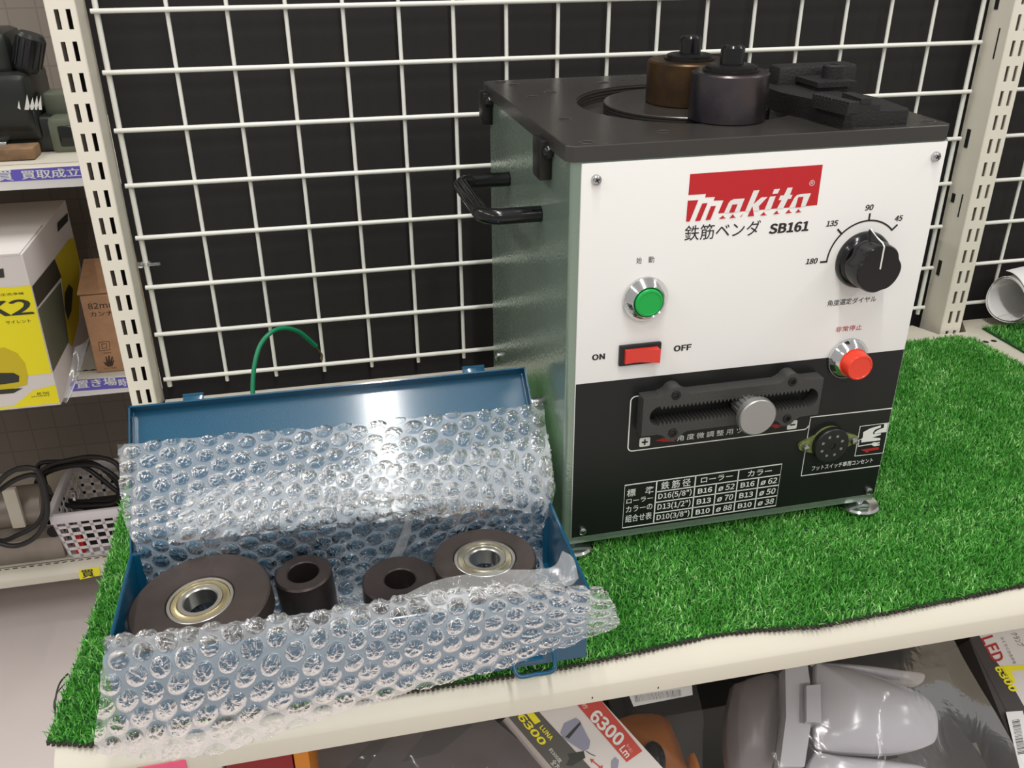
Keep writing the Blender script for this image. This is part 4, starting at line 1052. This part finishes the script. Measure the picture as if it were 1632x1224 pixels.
# ---- dark engine on the upper shelf, on a plank
ZS = .1085
en = empty('engine', (-.29, .74, ZS), 0, 'dark engine with a cylinder cap and white flame decal on the upper left shelf', 'engine')
def local(o, root):
    o.parent = root; o.matrix_parent_inverse = Matrix.Translation(root.location).inverted(); return o
s = MB(); wb(s, -60, 118, 62, 214, .70, .14, .012); wb(s, -50, 176, 70, 226, .705, .13, .006); s.box(-.42, .71, ZS + .0005, -.24, .83, ZS + .055, .004); local(s.build('crankcase', M_DARKTOOL), en)
s = MB()
P = hit(46, 82, 1, .74); s.lathe([(.0, -.03), (.018, -.03), (.021, -.024), (.021, .022), (.017, .028), (0, .028)], Matrix.Translation(P) @ Matrix.Rotation(.35, 4, 'Y'), 32)
for q in range(14):
    a = 2 * PI * q / 14; s.box(.019, -.002, -.022, .0225, .002, .020, .0006, T=Matrix.Translation(P) @ Matrix.Rotation(.35, 4, 'Y') @ Matrix.Rotation(a, 4, 'Z'))
local(s.build('filler_cap', M_BLACKPL), en)
s = MB(); wb(s, -70, 50, 26, 128, .72, .10, .014); local(s.build('fuel_tank', M_DARKTOOL), en)
s = MB(); pl = lambda pts: FY(pts, .6985)
for tri in ([(39, 175), (43, 150), (49, 175)], [(46, 175), (52, 155), (56, 175)], [(53, 175), (59, 152), (62, 175)], [(59, 175), (65, 152), (67, 175)], [(28, 172), (30, 160), (33, 175)]): flat(s, pl(tri), plane_y(.6985), 0)
local(s.build('flame_decal', M_INKW, smooth=0), en)
s = MB(); wb(s, -4, 226, 16, 248, .69, .02, .003); local(s.build('drain_bolt', M_ZINC), en)
s = MB(); a = hit(-30, 268, 2, ZS + .012); s.box(-.45, .655, ZS + .0004, -.262, .70, ZS + .018, .002)
tag(s.build('wooden_plank', M_WOOD), 'worn brown plank in front of the dark engine on the upper left shelf', 'plank')
gm = empty('metal_case', (-.2, .72, ZS), 0, 'olive grey metal case with a round cornered window beside the dark engine', 'case')
s = MB(); wb(s, 84, 186, 150, 247, .70, .10, .010); local(s.build('case_body', M_OLIVE), gm)
s = MB(); wb(s, 97, 200, 150, 233, .6985, .004, .003); local(s.build('window', M_BLACKGLOSS), gm)
s = MB(); wb(s, 74, 148, 120, 186, .73, .05, .004); local(s.build('clamp_arm', M_OLIVE), gm)

# ---- yellow and white carton on the middle shelf
YK = .515; ZK = -.2495
cr = hit(98, 647, 1, YK); xr = cr[0]; zb = ZK; zt = hit(38, 405, 1, YK)[2]
kc = empty('carton', (xr - .17, YK, ZK), 0, 'tall white and yellow carton printed K2 overhanging the middle left shelf', 'carton')
s = MB(); s.box(xr - .34, YK, zb, xr, YK + .30, zt, .0015)
s.box(xr - .34, YK - .0006, zt - .0015, xr - .003, YK + .145, zt + .0022, .0006)
local(s.build('carton_body', M_BOXW, smooth=20), kc)
Ty = plane_y(YK); C2 = lambda pts: [(a * .36364, 280 + b * .36) for a, b in pts]
def fl(mb, pts, h): flat(mb, FY(C2(pts), YK), Ty, h)
s = MB(); fl(s, [(-160, 505), (135, 487), (226, 875), (110, 885), (60, 960), (-160, 990)], .0004); fl(s, [(-160, 1035), (60, 1020), (145, 950), (243, 925), (262, 1005), (-100, 1045)], .0004)
local(s.build('yellow_print', M_YEL, smooth=0), kc)
s = MB()
fl(s, [(-160, 800), (-40, 765), (20, 760), (75, 785), (110, 830), (122, 885), (118, 925), (60, 940), (-160, 955)], .0007)
local(s.build('nozzle_picture', M_YELD, smooth=0), kc)
s = MB()
def tx(t, ll, ur, b=0.0):
    a, c = C2([ll, ur]); p = hit(*a, 1, YK); q = hit(*c, 1, YK); put_text(s, t, p[0], p[2], q[0], q[2], Ty, .0008, heavy=b)
tx('高圧洗浄機', (-22, 535), (103, 514)); tx('K2', (-58, 628), (130, 546), .07); tx('サイレント', (28, 657), (133, 634), .01); tx('BE THE', (165, 970), (215, 955), .02); tx('DIFFERENCE', (140, 981), (217, 968), .02)
local(s.build('black_lettering', M_DKPRINT, smooth=0), kc); s = MB()
fl(s, [(-160, 890), (-20, 872), (60, 872), (85, 885), (84, 912), (20, 922), (-160, 935)], .0009); fl(s, [(-160, 958), (60, 942), (100, 940), (60, 962), (-160, 980)], .0006)
fl(s, [(-30, 418), (15, 410), (20, 450), (-30, 456)], .0006)
local(s.build('black_print', M_DKPRINT, smooth=0), kc)
TX = Matrix(((0, 0, 1, xr), (1, 0, 0, 0), (0, 1, 0, 0), (0, 0, 0, 1)))
def FX(pts): return [hit(a, b, 0, xr)[[1, 2]] for a, b in C2(pts)]
def clampy(P): return [(min(max(a, YK + .001), YK + .298), min(max(b, zb + .001), zt - .001)) for a, b in P]
def sd(mb, pts, h): flat(mb, clampy(FX(pts)), TX, h)
s = MB(); sd(s, [(240, 365), (300, 282), (350, 232), (372, 330), (345, 640), (316, 755), (300, 740), (268, 450)], .0004); local(s.build('side_yellow_print', M_YELD, smooth=0), kc)
s = MB(); sd(s, [(140, 490), (238, 368), (268, 448), (163, 582)], .0006); sd(s, [(282, 520), (300, 480), (318, 500), (312, 600), (296, 640), (282, 590)], .0007); sd(s, [(250, 208), (295, 165), (297, 200), (252, 250)], .0006)
local(s.build('side_dark_print', M_DKPRINT, smooth=0), kc)
s = MB(); sd(s, [(165, 592), (265, 470), (300, 735), (232, 868)], .0005); local(s.build('side_photo_print', M_OLIVE, smooth=0), kc)
# ---- brown carton
YB = .625; a = hit(156, 598, 1, YB); zt = hit(130, 473, 1, YB)[2]
kb = empty('cardboard_box', (a[0] + .09, YB, ZK), 0, 'brown cardboard box with hand symbol behind the yellow and white carton', 'box')
s = MB(); s.box(a[0], YB, ZK, a[0] + .18, YB + .22, zt, .001)
s.box(a[0] - .004, YB + .004, zt, a[0] + .18, YB + .10, zt + .002, T=Matrix.Translation((0, YB, zt)) @ Matrix.Rotation(.32, 4, 'X') @ Matrix.Translation((0, -YB, -zt)))
local(s.build('box_body', M_KRAFT, smooth=0), kb)
s = MB(); Ty = plane_y(YB)
def tb(t, ll, ur, b=0.0):
    p_, q_ = C2([ll, ur]); p = hit(*p_, 1, YB); q = hit(*q_, 1, YB); put_text(s, t, p[0], p[2], q[0], q[2], Ty, .0004, bold=b)
tb('82mm', (388, 592), (508, 556), .01); tb('カンナ', (398, 625), (492, 596), .01); tb('二重絶縁', (440, 790), (487, 780)); tb('ブレーキ付', (455, 858), (510, 845))
local(s.build('brown_lettering', M_KRAFTINK, smooth=0), kb); s = MB()
def fb(pts): flat(s, FY(C2(pts), YB), Ty, .0004)
for rp in ([(432, 738), (478, 733), (483, 770), (437, 776)], [(446, 745), (466, 743), (469, 762), (449, 765)]):
    P_ = FY(C2(rp), YB); polyline(s, P_, .0011, Ty, .0004, True)
fb([(452, 822), (466, 828), (462, 800), (468, 802), (474, 822), (474, 796), (481, 797), (483, 822), (490, 798), (495, 802), (492, 826), (498, 812), (500, 818), (494, 842), (476, 846), (462, 838)])
local(s.build('brown_print', M_KRAFTINK, smooth=0), kb)
# ---- clear film sleeve by the carton corner
sv = film_sheet('plastic_sleeve', [[hit(a, b, 1, y) for a, b, y in r_] for r_ in (((100, 640, .506), (112, 590, .53), (119, 553, .55)), ((106, 642, .506), (122, 592, .53), (131, 548, .55)), ((112, 632, .506), (128, 590, .53), (142, 538, .55)))], None, .0002, M_SLEEVE, 3)
tag(sv, 'clear plastic film at the lower right corner of the yellow and white carton', 'plastic film')

# ---- basket with cable on the lowest shelf
ZL = -.6495
bk = empty('basket', (-.30, .74, ZL), 0, 'white perforated plastic basket on the lowest left shelf', 'basket')
fbl = hit(112, 889, 2, ZL); y0 = fbl[1]; xl0 = fbl[0]
yr_ = y0 - .012; rt = hit(77, 824, 1, yr_); zr_ = rt[2]; xl1 = rt[0]
s = MB(); wdt = .25; dpt = .17
def lerp(a, b, t): return a + (b - a) * t
def fpt(u, v):                                          # front wall: u across, v up
    xa, xb_ = lerp(xl0, xl1, v), lerp(xl0 + wdt, xl1 + wdt + .03, v); return (lerp(xa, xb_, u), lerp(y0, yr_, v), lerp(ZL, zr_, v))
def wall(P, nu, nv, mu, mv, th):
    us = [(i / nu, (i + mu) / nu) for i in range(nu)] + [(1 - .02, 1.0)]
    for u0, u1 in us: s.add([P(u0, 0), P(u1, 0), P(u1, 1), P(u0, 1), *[tuple(np.array(P(a, b)) + th) for a, b in ((u0, 0), (u1, 0), (u1, 1), (u0, 1))]], [(0, 1, 2, 3), (7, 6, 5, 4), (0, 4, 5, 1), (1, 5, 6, 2), (2, 6, 7, 3), (3, 7, 4, 0)])
    for j in range(nv + 1):
        v0 = j / nv * .86; v1 = min(v0 + mv, 1.0)
        s.add([P(0, v0), P(1, v0), P(1, v1), P(0, v1), *[tuple(np.array(P(a, b)) + th) for a, b in ((0, v0), (1, v0), (1, v1), (0, v1))]], [(0, 1, 2, 3), (7, 6, 5, 4), (0, 4, 5, 1), (1, 5, 6, 2), (2, 6, 7, 3), (3, 7, 4, 0)])
wall(fpt, 13, 5, .30, .06, np.array((0, .0018, 0)))
wall(lambda u, v: (lerp(xl0, xl1, v), lerp(lerp(y0, yr_, v), y0 + dpt, u), lerp(ZL, zr_, v)), 9, 5, .30, .06, np.array((.0018, 0, 0)))
wall(lambda u, v: (lerp(xl0, xl0 + wdt, u), y0 + dpt, lerp(ZL, zr_, v)), 13, 5, .30, .06, np.array((0, -.0018, 0)))
s.box(xl0, y0, ZL, xl0 + wdt, y0 + dpt, ZL + .002)
local(s.build('basket_body', M_BASKET, smooth=0), bk)
s = MB(); s.box(xl1 - .006, yr_ - .006, zr_ - .016, xl1 + wdt + .036, yr_ + .004, zr_ + .004, .003); s.box(xl1 - .006, yr_ - .006, zr_ - .016, xl1 + .006, y0 + dpt + .006, zr_ + .004, .003); s.box(xl1, y0 + dpt - .004, zr_ - .016, xl1 + wdt + .03, y0 + dpt + .006, zr_ + .004, .003)
local(s.build('basket_rim', M_BASKET), bk)
s = MB(); s.box(xl0 + .02, y0 + .02, ZL + .003, xl0 + .2, y0 + .12, ZL + .06, .01); tag(s.build('battery_charger', M_BLACKPL), 'black block inside the white basket, under the cable', 'charger')
s = MB(); s.box(xl0 + .012, y0 + .006, ZL + .032, xl0 + .026, y0 + .016, ZL + .045, .002); s.box(xl0 + .010, y0 + .006, ZL + .003, xl0 + .028, y0 + .0185, ZL + .031, .002)
tag(s.build('plug_adapter', M_REDBTN), 'small orange red block showing through the basket holes', 'adapter')
cb = MB()
loops = [[(62, 758), (80, 742), (112, 733), (150, 728), (184, 738), (196, 765), (186, 800), (150, 806), (112, 806), (84, 796), (66, 778)],
         [(58, 770), (78, 752), (118, 742), (158, 744), (190, 768), (184, 795), (150, 799), (110, 798), (80, 788)],
         [(60, 745), (84, 736), (130, 742), (176, 775), (190, 792), (150, 808), (100, 804), (74, 790)],
         [(-14, 790), (2, 764), (26, 748), (52, 746), (66, 760), (74, 792), (74, 826), (56, 856), (24, 870), (-10, 860), (-24, 826)],
         [(-20, 800), (4, 778), (30, 762), (58, 758), (68, 782), (70, 812), (58, 836), (30, 852), (0, 862), (-24, 840)],
         [(70, 756), (100, 738), (140, 736), (170, 752), (192, 782), (170, 804), (120, 808), (88, 800)]]
for k_, lp in enumerate(loops):
    ys = [.715 + .016 * (k_ % 3) + .05 * (0.5 + .5 * math.sin(2 * PI * i / len(lp) + PI / 2)) * (1 if k_ not in (3, 4) else .2) - (.10 if k_ in (3, 4) else 0) for i in range(len(lp))]
    Pp = [hit(a, b, 1, y) for (a, b), y in zip(lp, ys)]; Pp = Pp + [Pp[0], Pp[1], Pp[2]]
    cc = catmull(Pp, 8); cb.tube(cc[8:-8], .0046, 10, closed=True)
cbo = cb.build('cable_coil', M_CABLE, smooth=60); tag(cbo, 'thick black cable coiled over the white basket and the grey winch', 'cable')
s = MB(); P = hit(117, 788, 1, .70); s.lathe([(0, -.012), (.004, -.012), (.004, -.004), (.006, -.003), (.006, .004), (.0035, .006), (.0035, .012), (0, .012)], Matrix.Translation(P), 16); s.build('plug_pin', M_CHROME, cbo)
wn = empty('winch', (-.47, .72, ZL), 0, 'worn grey metal winch motor left of the white basket', 'winch')
s = MB(); P = hit(20, 808, 1, .74); s.lathe([(0, -.12), (.036, -.12), (.040, -.115), (.040, .06), (.036, .065), (0, .065)], Matrix.Translation(P) @ Matrix.Rotation(PI / 2, 4, 'Y'), 40); local(s.build('motor_drum', M_GREYMETAL), wn)
s = MB(); wb(s, 20, 780, 42, 842, .69, .012, .002); local(s.build('strap_plate', M_WHITE), wn)
s = MB(); s.box(P[0] - .14, .665, ZL + .0005, P[0] + .095, .80, P[2] - .03, .004); local(s.build('base_plate', M_GREYMETAL), wn)
s = MB(); Q = hit(85, 848, 1, .664); s.lathe([(.011, 0), (.011, .003), (0, .003)], facing(Q[0], .666, Q[2]), 24); local(s.build('shaft_hole', M_HOLESHADE), wn)
s = MB(); a = hit(8, 893, 2, ZL); s.box(a[0] - .05, a[1] - .0, ZL + .0004, a[0] + .016, a[1] + .02, ZL + .030, .003); tag(s.build('brass_block', M_WOOD), 'small brown block in front of the grey winch on the lowest left shelf', 'block')

# ================================================================== rolled paper on the right turf
ax = np.array([.97, .243, 0]); ax /= np.linalg.norm(ax); sx = np.array([-ax[1], ax[0], 0])
b0 = hit(1600, 516, 2, .0095); R0 = .0285
ctr = np.array([b0[0], b0[1] + .004, .0098 + R0])
s = MB(); vs = []; fs = []; n = 150; turns = 2.6
for j, dist in enumerate((0.0, .002, .13)):
    for i in range(n):
        t = i / (n - 1); a = 2 * PI * turns * t + 1.2; r_ = R0 - .0042 * t * (1 + .25 * math.sin(a * .7)) - (.0000)
        if t < .10: r_ += .006 * (1 - t / .10) ** 1.5
        p = ctr + sx * (r_ * math.cos(a)) + np.array([0, 0, 1]) * (r_ * math.sin(a)) + ax * (dist + (.003 * math.sin(2 * a) if j == 0 else .0))
        vs.append(p)
for j in range(2):
    for i in range(n - 1): fs.append((j * n + i, j * n + i + 1, (j + 1) * n + i + 1, (j + 1) * n + i))
s.add(vs, fs)
pr_ = s.build('paper_roll', M_PAPER, smooth=50); md = pr_.modifiers.new('thickness', 'SOLIDIFY'); md.thickness = .0006
tag(pr_, 'rolled white paper lying on the turf at the right edge', 'paper roll')

# ================================================================== goods on the lower shelf
def basis(n_):
    n_ = np.array(n_, float); n_ /= np.linalg.norm(n_); x_ = np.cross([0, 0, 1], n_); x_ /= np.linalg.norm(x_); y_ = np.cross(n_, x_); return x_, y_, n_
class Plane:
    def __init__(self, p0, n_):
        self.x, self.y, self.n = basis(n_); self.p = np.array(p0)
        self.T = Matrix([[self.x[i], self.y[i], self.n[i], self.p[i]] for i in range(3)] + [[0, 0, 0, 1]])
    def uv(self, pts): return [((q := hitp(a, b, self.p, self.n) - self.p) @ self.x, q @ self.y) for a, b in pts]
def text_between(mb, t, pl, o, ux, uy, h, bold=0.0, over=0.0):
    """text with its lower-left at pixel o, baseline end at pixel ux and top-left at pixel uy of the plane"""
    O_, X_, Y_ = [np.array(v) for v in pl.uv([o, ux, uy])]
    vs, fs = text_mesh(t, bold); lo = vs.min(0); hi = vs.max(0)
    w = (vs[:, 0] - lo[0]) / (hi[0] - lo[0]); v = (vs[:, 1] - lo[1]) / (hi[1] - lo[1])
    P_ = O_[None] + w[:, None] * (X_ - O_)[None] + v[:, None] * (Y_ - O_)[None]
    mb.add([(a, b, h) for a, b in P_], fs, pl.T)
c7 = lambda pts: [(860 + a * .2451, 980 + b * .2451) for a, b in pts]
c6 = lambda pts: [(460 + a * .2696, 980 + b * .2696) for a, b in pts]
c8 = lambda pts: [(1160 + a * .2892, 960 + b * .2892) for a, b in pts]
# red and orange cartons, white carton
def low_box(name, px0, px1, y, top, m, label, cat):
    a = hit(px0, 1215, 1, y)[0]; b = hit(px1, 1215, 1, y)[0]
    o = MB().box(a, y, -.3455, b, y + .12, top, .0012).build(name, m); return tag(o, label, cat)
low_box('carton', 262, 352, -.430, -.040, M_BOXW, 'white carton under the shelf front, left of the red carton', 'carton')
low_box('carton', 358, 467, -.430, -.036, M_REDBOX, 'dark red carton under the shelf front, left of the orange carton', 'carton')
low_box('carton', 469, 494, -.430, -.036, M_ORANGE, 'narrow orange carton under the shelf front, right of the red carton', 'carton')
# added black blocks that fill in the dark gaps behind the goods
for a_, b_2, top in ((.045, .40, -.235), (.405, .86, -.222), (.865, 1.45, -.222)):
    o = MB().box(a_, -.322, -.3455, b_2, -.03, top, .002).build('gap_darkener', M_BLACKPL); tag(o, 'added black block darkening the gap at the back of the lower shelf, behind ' + ('the lumen carton' if a_ < .2 else 'the white floodlight' if a_ < .8 else 'the LED carton'), 'carton')
# dark bagged carton
pb = Plane(hit(640, 1190, 2, -.160), (0.05, -.62, .78))
def plate(name, pl, px, th, m, parent=None, h=0.0, bev=None):
    s = MB(); s.prism(pl.uv(px), h - th, h, pl.T); return s.build(name, m, parent, smooth=30)
M_DKMAUVE = mat('dark_mauve_carton', rgb(92, 82, 82), 0.5, mottled=0.3, mscale=20)
M_DKBOX2 = mat('dark_charcoal_carton', rgb(62, 56, 54), 0.5)
dkb = empty('bagged_carton', (0, 0, 0), 0, 'dark carton sealed in a clear bag under the shelf front', 'carton')
plate('carton_body', pb, [(505, 1190), (640, 1165), (780, 1140), (885, 1230), (860, 1330), (520, 1340)], .07, M_DKMAUVE, dkb)
s = MB(); flat(s, pb.uv([(590, 1185), (620, 1178), (570, 1240), (535, 1240)]), pb.T, .0006); flat(s, pb.uv([(680, 1165), (760, 1150), (700, 1200), (640, 1215)]), pb.T, .0006); s.build('dark_print', M_DKBOX2, dkb, smooth=0)
film_sheet('clear_bag', [[hitp(a, b, pb.p + pb.n * o, pb.n) for a, b, o in r_] for r_ in (((498, 1194, .010), (600, 1168, .012), (700, 1152, .010), (800, 1134, .010)), ((500, 1215, .012), (600, 1200, .020), (710, 1185, .018), (830, 1165, .012)), ((500, 1250, .012), (610, 1240, .016), (730, 1228, .020), (850, 1200, .012)), ((505, 1300, .01), (620, 1300, .014), (750, 1290, .014), (880, 1260, .01)))], dkb, .0022, seed=11, fr=(40, 160))
# lamp carton with the lumen print
pc = Plane(hit(950, 1170, 2, -.150), (.02, -.60, .80))
lc = empty('lamp_carton', (0, 0, 0), 0, 'white lamp carton printed 6300 Lm in red under the shelf front', 'carton')
plate('carton_body', pc, [(810, 1140), (845, 1110), (935, 1092), (958, 1116), (1060, 1228), (1130, 1310), (1000, 1400), (890, 1236)], .06, M_BOXW, lc)
s = MB(); flat(s, pc.uv([(806, 1138), (822, 1118), (846, 1118), (862, 1138), (945, 1228), (1010, 1300), (960, 1330), (885, 1230)]), pc.T, .0004); s.build('slate_band', M_SLATE, lc, smooth=0)
s = MB(); flat(s, pc.uv(c7([(225, 565), (385, 540), (668, 885), (565, 958)])), pc.T, .0004); 
flat(s, pc.uv(c7([(326, 936), (352, 938), (350, 950), (395, 985), (408, 975), (410, 996), (380, 996), (386, 990), (344, 956), (336, 964)])), pc.T, .0004); s.build('red_band', M_REDBAND, lc, smooth=0)
s = MB()
text_between(s, '6300', pc, c7([(315, 672)])[0], c7([(505, 862)])[0], c7([(372, 605)])[0], .0007, .04); text_between(s, 'Lm', pc, c7([(515, 875)])[0], c7([(560, 935)])[0], c7([(550, 845)])[0], .0007, .03); text_between(s, '約', pc, c7([(268, 585)])[0], c7([(290, 612)])[0], c7([(296, 570)])[0], .0007); text_between(s, 'ルーメン', pc, c7([(560, 850)])[0], c7([(592, 900)])[0], c7([(575, 836)])[0], .0007)
text_between(s, '約300度', pc, c6([(1535, 800)])[0], c6([(1600, 880)])[0], c6([(1552, 782)])[0], .0007); text_between(s, '全方位', pc, c6([(1545, 875)])[0], c6([(1600, 945)])[0], c6([(1572, 850)])[0], .0007)
s.build('white_print', M_INKW, lc, smooth=0)
s = MB(); flat(s, pc.uv(c6([(1405, 585), (1440, 570), (1490, 630), (1455, 648)])), pc.T, .0007); text_between(s, '6300', pc, c6([(1345, 600)])[0], c6([(1490, 775)])[0], c6([(1385, 580)])[0], .0007, .04); text_between(s, 'LUNA', pc, c6([(1480, 668)])[0], c6([(1545, 745)])[0], c6([(1502, 650)])[0], .0007, .03); s.build('yellow_print', M_YEL, lc, smooth=0)
s = MB(); flat(s, pc.uv(c7([(135, 765), (160, 705), (235, 670), (262, 690), (300, 770), (328, 820), (320, 870), (285, 888), (200, 835), (150, 798)])), pc.T, .0006); flat(s, pc.uv(c7([(465, 950), (490, 925), (515, 945), (505, 1010), (465, 1010)])), pc.T, .0006); s.build('lamp_picture', M_LILAC, lc, smooth=0)
s = MB(); flat(s, pc.uv(c7([(180, 905), (285, 885), (297, 930), (205, 985), (170, 975), (195, 930)])), pc.T, .0007); flat(s, pc.uv(c7([(165, 795), (262, 695), (266, 712), (190, 805)])), pc.T, .0007); polyline(s, pc.uv(c7([(300, 885), (330, 905), (362, 918)])), .0006, pc.T, .0007); s.build('dark_print', M_DKPRINT, lc, smooth=0)
# bagged orange tool with barcode label
po = Plane(hit(1040, 1150, 2, -.185), (.05, -.55, .83))
bt = empty('bagged_tool', (0, 0, 0), 0, 'orange tool in a clear bag with a white barcode label under the shelf front', 'tool')
def pillow(name, pl, px, hgt, m, parent, base=0.0, p=2.2, thick=.01):
    P_ = np.array(pl.uv(px)); c = P_.mean(0); D = np.array(catmull(list(P_) + [P_[0]], 6))[:-1]; n_ = len(D); vs = []; fs = []
    rings = [1, .985, .95, .88, .76, .6, .4, .2]
    vs += [(*q, base - thick) for q in D]
    for f in rings: vs += [(*(c + (q - c) * f), base + hgt * (1 - f ** p)) for q in D]
    vs.append((*c, base + hgt)); k_ = len(rings) + 1
    for r_ in range(k_ - 1):
        for i in range(n_): fs.append((r_ * n_ + i, r_ * n_ + (i + 1) % n_, (r_ + 1) * n_ + (i + 1) % n_, (r_ + 1) * n_ + i))
    for i in range(n_): fs.append(((k_ - 1) * n_ + i, (k_ - 1) * n_ + (i + 1) % n_, k_ * n_))
    s = MB(); s.add(vs, fs, pl.T); o = s.build(name, m, parent, smooth=60)
    o.data.polygons.foreach_set('use_smooth', [True] * len(o.data.polygons)); bm_ = bmesh.new(); bm_.from_mesh(o.data); bmesh.ops.recalc_face_normals(bm_, faces=list(bm_.faces)); bm_.to_mesh(o.data); bm_.free(); return o
pillow('tool_housing', po, c7([(560, 640), (700, 600), (880, 620), (960, 760), (1010, 900), (1060, 1100), (700, 1200), (600, 900)]), .022, M_ORANGE2, bt, -.030)
pillow('tool_grip', po, c7([(1055, 870), (1085, 868), (1125, 1000), (1180, 1200), (1080, 1200), (1050, 1000)]), .010, M_ORANGE, bt, -.030)
pillow('lens', po, c7([(690, 860), (740, 815), (800, 850), (830, 940), (810, 1050), (740, 1070), (690, 980)]), .006, M_BLACKGLOSS, bt, -.004)
s = MB(); flat(s, po.uv(c7([(535, 490), (958, 440), (965, 540), (585, 615)])), po.T, .0125); lb = s.build('barcode_label', M_PAPER, bt, smooth=0)
s = MB()
for i in range(34):
    t = i / 34; w = random.choice((.004, .006, .010)); xx = 592 + 300 * t; ya = 545 - 42 * t; L7 = c7([(xx, ya), (xx + 300 * w, ya - 42 * w), (xx + 300 * w + 6, ya + 42 - 42 * w), (xx + 6, ya + 42)])
    flat(s, po.uv(L7), po.T, .0129)
text_between(s, '13470 K2', po, c7([(690, 520)])[0], c7([(820, 502)])[0], c7([(687, 503)])[0], .0129)
s.build('barcode', M_DKPRINT, lb, smooth=0)
film_sheet('clear_bag', [[hitp(*c7([(a, b)])[0], po.p + po.n * .012, po.n) for a, b in r_] for r_ in (((430, 470), (640, 455), (840, 435), (1010, 420)), ((470, 620), (660, 640), (860, 655), (1064, 660)), ((580, 860), (720, 850), (880, 840), (1062, 830)), ((760, 1100), (840, 1090), (950, 1080), (1060, 1060)))], bt, .0016, seed=21, fr=(30, 120))
# white floodlight in a bag
pw_ = Plane(hit(1370, 1135, 2, -.145), (-.12, -.52, .84))
fl_ = empty('flood_light', (0, 0, 0), 0, 'glossy white floodlight with paddle shaped panels in a clear bag under the shelf', 'lamp')
pillow('lamp_panel', pw_, c8([(470, 350), (640, 378), (830, 430), (1010, 505), (1095, 568), (1130, 650), (1125, 755), (1075, 803), (900, 843), (700, 842), (500, 815), (468, 700), (466, 500)]), .016, M_LAMPW, fl_, .010, 3.0, .012)
pillow('lamp_panel', pw_, c8([(470, 335), (700, 345), (950, 375), (1070, 395), (1075, 430), (1040, 452), (900, 432), (650, 385)]), .006, M_LAMPW, fl_, .002, 3.0, .012)
pillow('lamp_panel', pw_, c8([(480, 828), (620, 850), (860, 875), (1080, 915), (1060, 1010), (800, 1060), (480, 1040), (440, 920)]), .012, M_LAMPW, fl_, .004, 3.0, .012)
plate('neck', pw_, c8([(402, 485), (478, 478), (482, 688), (402, 680)]), .020, M_LAMPW, fl_, .018)
plate('collar', pw_, c8([(300, 375), (420, 345), (436, 455), (378, 462), (374, 675), (440, 685), (405, 915), (270, 915), (305, 640)]), .022, M_LAMPW, fl_, .010)
M_GREYPL = mat('dim_grey_lamp_plastic', rgb(120, 112, 112), 0.35)
pillow('lamp_stem', pw_, c8([(60, 420), (298, 372), (305, 640), (268, 915), (150, 960), (40, 900), (20, 640)]), .020, M_GREYPL, fl_, -.020, 2.5, .02)
film_sheet('clear_bag', [[hitp(*c8([(a, b)])[0], pw_.p + pw_.n * o, pw_.n) for a, b, o in r_] for r_ in (((100, 420, .016), (420, 330, .032), (780, 280, .034), (1080, 200, .026), (1250, 200, .01)), ((60, 560, .016), (420, 520, .034), (800, 520, .040), (1180, 480, .024), (1400, 480, .01)), ((60, 760, .014), (420, 760, .034), (820, 760, .038), (1240, 720, .022), (1560, 760, .01)), ((80, 1000, .012), (430, 1020, .03), (860, 1020, .032), (1280, 980, .02), (1700, 1000, .01)))], fl_, .0012, seed=31, fr=(30, 110))
# carton with red LED print at the right
pr2 = Plane(hit(1600, 1090, 2, -.175), (-.10, -.55, .83))
rc = empty('lamp_carton', (0, 0, 0), 0, 'dark and white carton with red LED print at the lower right corner', 'carton')
plate('carton_body', pr2, [(1545, 1020), (1580, 995), (1690, 985), (1790, 1180), (1700, 1300), (1640, 1250)], .06, M_DKBOX2, rc)
s = MB(); flat(s, pr2.uv([(1556, 1012), (1582, 997), (1688, 987), (1784, 1180), (1710, 1235), (1640, 1140), (1604, 1076)]), pr2.T, .0002); s.build('white_print', M_BOXW, rc, smooth=0)
s = MB(); flat(s, pr2.uv([(1545, 1018), (1558, 1008), (1580, 1050), (1600, 1078), (1634, 1135), (1700, 1230), (1650, 1260), (1612, 1150)]), pr2.T, .0004); flat(s, pr2.uv(c8([(850, 420), (1180, 300), (1400, 600), (1560, 800), (1640, 1000), (1200, 1000), (1000, 700)])), pr2.T, -.055); s.build('slate_band', M_DKBOX2, rc, smooth=0)
s = MB(); text_between(s, 'LED', pr2, c8([(1392, 200)])[0], c8([(1462, 335)])[0], c8([(1455, 180)])[0], .0007, .03); s.build('red_print', M_INKR2, rc, smooth=0)
s = MB(); text_between(s, '6300', pr2, c8([(1462, 358)])[0], c8([(1558, 495)])[0], c8([(1505, 350)])[0], .0007, .05)
flat(s, pr2.uv(c8([(1500, 352), (1660, 345), (1660, 372), (1560, 378), (1585, 440), (1565, 445)])), pr2.T, .0007); s.build('yellow_print', M_YEL, rc, smooth=0)
s = MB(); text_between(s, 'クランプ', pr2, c8([(1555, 170)])[0], c8([(1600, 245)])[0], c8([(1590, 165)])[0], .0007); text_between(s, 'らくらくひろがる', pr2, c8([(1500, 195)])[0], c8([(1572, 340)])[0], c8([(1518, 192)])[0], .0007); s.build('dark_print', M_DKPRINT, rc, smooth=0)
s = MB(); flat(s, pr2.uv(c8([(1520, 608), (1612, 602), (1700, 900), (1605, 960)])), pr2.T, .004); lb = s.build('barcode_label', M_PAPER, rc, smooth=0)
s = MB()
for i in range(26):
    t = i / 26; ya = 655 + 190 * t; xx = 1552 + 34 * t; w = random.choice((2, 3, 5)); flat(s, pr2.uv(c8([(xx, ya), (xx + 42, ya - 8), (xx + 42, ya - 8 + w), (xx, ya + w)])), pr2.T, .0044)
s.build('barcode', M_DKPRINT, lb, smooth=0)
